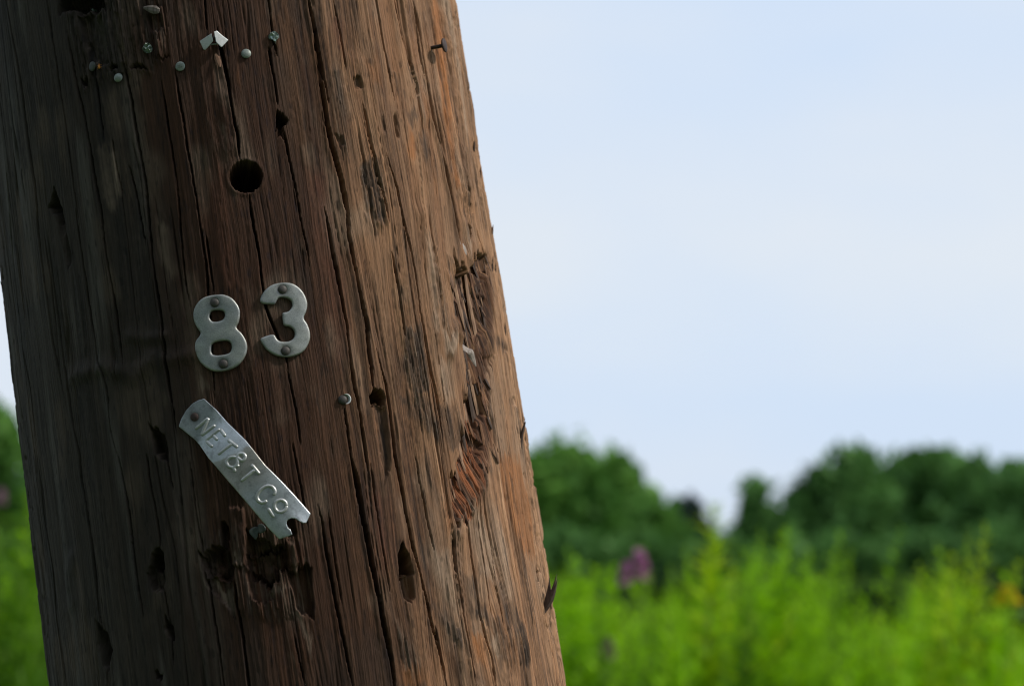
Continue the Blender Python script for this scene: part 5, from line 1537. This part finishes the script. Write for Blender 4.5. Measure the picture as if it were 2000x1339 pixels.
# flowers standing among them
def flower(px, D_, py, mat, kind, label, cat, dens=90, rad=.022, ln=.13, group='flowers in the meadow'):
    x = at_px(px, D_); z_ = zt(py, D_); rt = empty(kind, (x, D_ * Q_, 0)); tag(rt, label, cat, group)
    sc = z_ / 1.25; g = np.random.default_rng(int(px))
    f = bpy.data.objects.new('foliage', protos[2][0]); f.scale = (sc * .9, sc * .9, sc * .86); link(f, rt)
    V, Fc = tube_geo([Vector((0, 0, 0)), Vector((.01, 0, z_ * .6)), Vector((0, 0, z_))], [.004, .003, .0015], 6)
    link(bpy.data.objects.new('stem', mesh_from('stem', V, Fc, m_stem)), rt)
    Q = []
    for k in range(dens):
        t = g.random(); an = g.uniform(0, 6.28); r_ = rad * (1.15 - .7 * t) * g.uniform(.5, 1.1)
        p = np.array([math.cos(an) * r_, math.sin(an) * r_, z_ - ln * (1 - t)])
        u_ = g.normal(size=3); u_ /= np.linalg.norm(u_); v_ = np.cross(u_, g.normal(size=3)); v_ /= np.linalg.norm(v_)
        Q += [p - u_ * .009, p - v_ * .007, p + u_ * .009, p + v_ * .007]
    link(bpy.data.objects.new('blossom', quad_mesh('blossom', np.array(Q), dens, mat)), rt)
flower(1248, 4.6, 1075, m_purple, 'purple_flower', 'bright purple flower spike right of the pole, against the dark trees', 'flower', 130, .027, .075)
flower(1222, 4.8, 1098, m_purple, 'purple_flower', 'smaller purple flower spike, left half of the purple pair', 'flower', 70, .022, .06)
flower(1186, 4.4, 1245, m_mauve, 'purple_flower', 'faded mauve flower low in the meadow near the pole', 'flower', 70, .018, .05)
flower(4, 5.2, 955, m_mauve, 'purple_flower', 'faded mauve flower at the left edge of the picture', 'flower', 45, .018, .045)
flower(1962, 4.3, 1145, m_yellow, 'yellow_flower', 'yellow flower head near the right edge of the picture', 'flower', 100, .028, .042)
# undergrowth that fills the gaps: uncountable
g = np.random.default_rng(77)
n = 42000
yy = 3.4 + 9.0 * g.random(n); uu = g.uniform(-.36, .37, n); keep = (uu < -.262) | (uu > -.03); yy, uu = yy[keep], uu[keep]; n = len(yy)
xx = uu * yy; zz = g.random(n) ** .75 * (1.10 - .018 * (yy - 3.4)) * (0.80 + .2 * np.sin(xx * 3.1 + yy * 1.7) * np.sin(xx * 1.3 - yy * 2.3))
an = g.uniform(0, 6.28, n); el = g.uniform(.1, 1.2, n); ln = g.uniform(.05, .11, n)
dr = np.stack([np.cos(an) * np.cos(el), np.sin(an) * np.cos(el), np.sin(el)], 1); sd = np.stack([-np.sin(an), np.cos(an), 0 * an], 1) * (ln * .13)[:, None]
p = np.stack([xx, yy * Q_, zz], 1); dr = dr * ln[:, None]
Q = np.stack([p - sd * .4, p + dr * .5 - sd, p + dr, p + dr * .5 + sd], 1).reshape(-1, 3)
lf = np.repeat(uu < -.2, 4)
for sel, m_ in ((~lf, m_plant), (lf, m_plant_shade)):  # left undergrowth takes the darker green in place of real shade
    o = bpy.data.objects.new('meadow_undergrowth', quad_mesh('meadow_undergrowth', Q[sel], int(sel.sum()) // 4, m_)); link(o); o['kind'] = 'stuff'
n = 26000
yy = 9 + 60 * g.random(n) ** 1.6; xx = g.uniform(-.42, .42, n) * yy; an = g.uniform(0, 6.28, n); ln = g.uniform(.12, .4, n) * (1 + yy * .012)
p = np.stack([xx, yy * Q_, 0 * xx - .05], 1); u_ = np.stack([np.cos(an), np.sin(an), 0 * an], 1) * (.02 + .0012 * yy)[:, None]; tip = p + np.stack([np.cos(an * 3) * .1, np.sin(an * 3) * .1, ln], 1)
Q = np.stack([p - u_, p + u_, tip + u_ * .15, tip - u_ * .15], 1).reshape(-1, 3)
m_grass = leaf_mat('field_grass', (.040, .085, .010), (.075, .140, .016), .35, 1.2)
o = bpy.data.objects.new('field_grass', quad_mesh('field_grass', Q, n, m_grass)); link(o); o['kind'] = 'stuff'
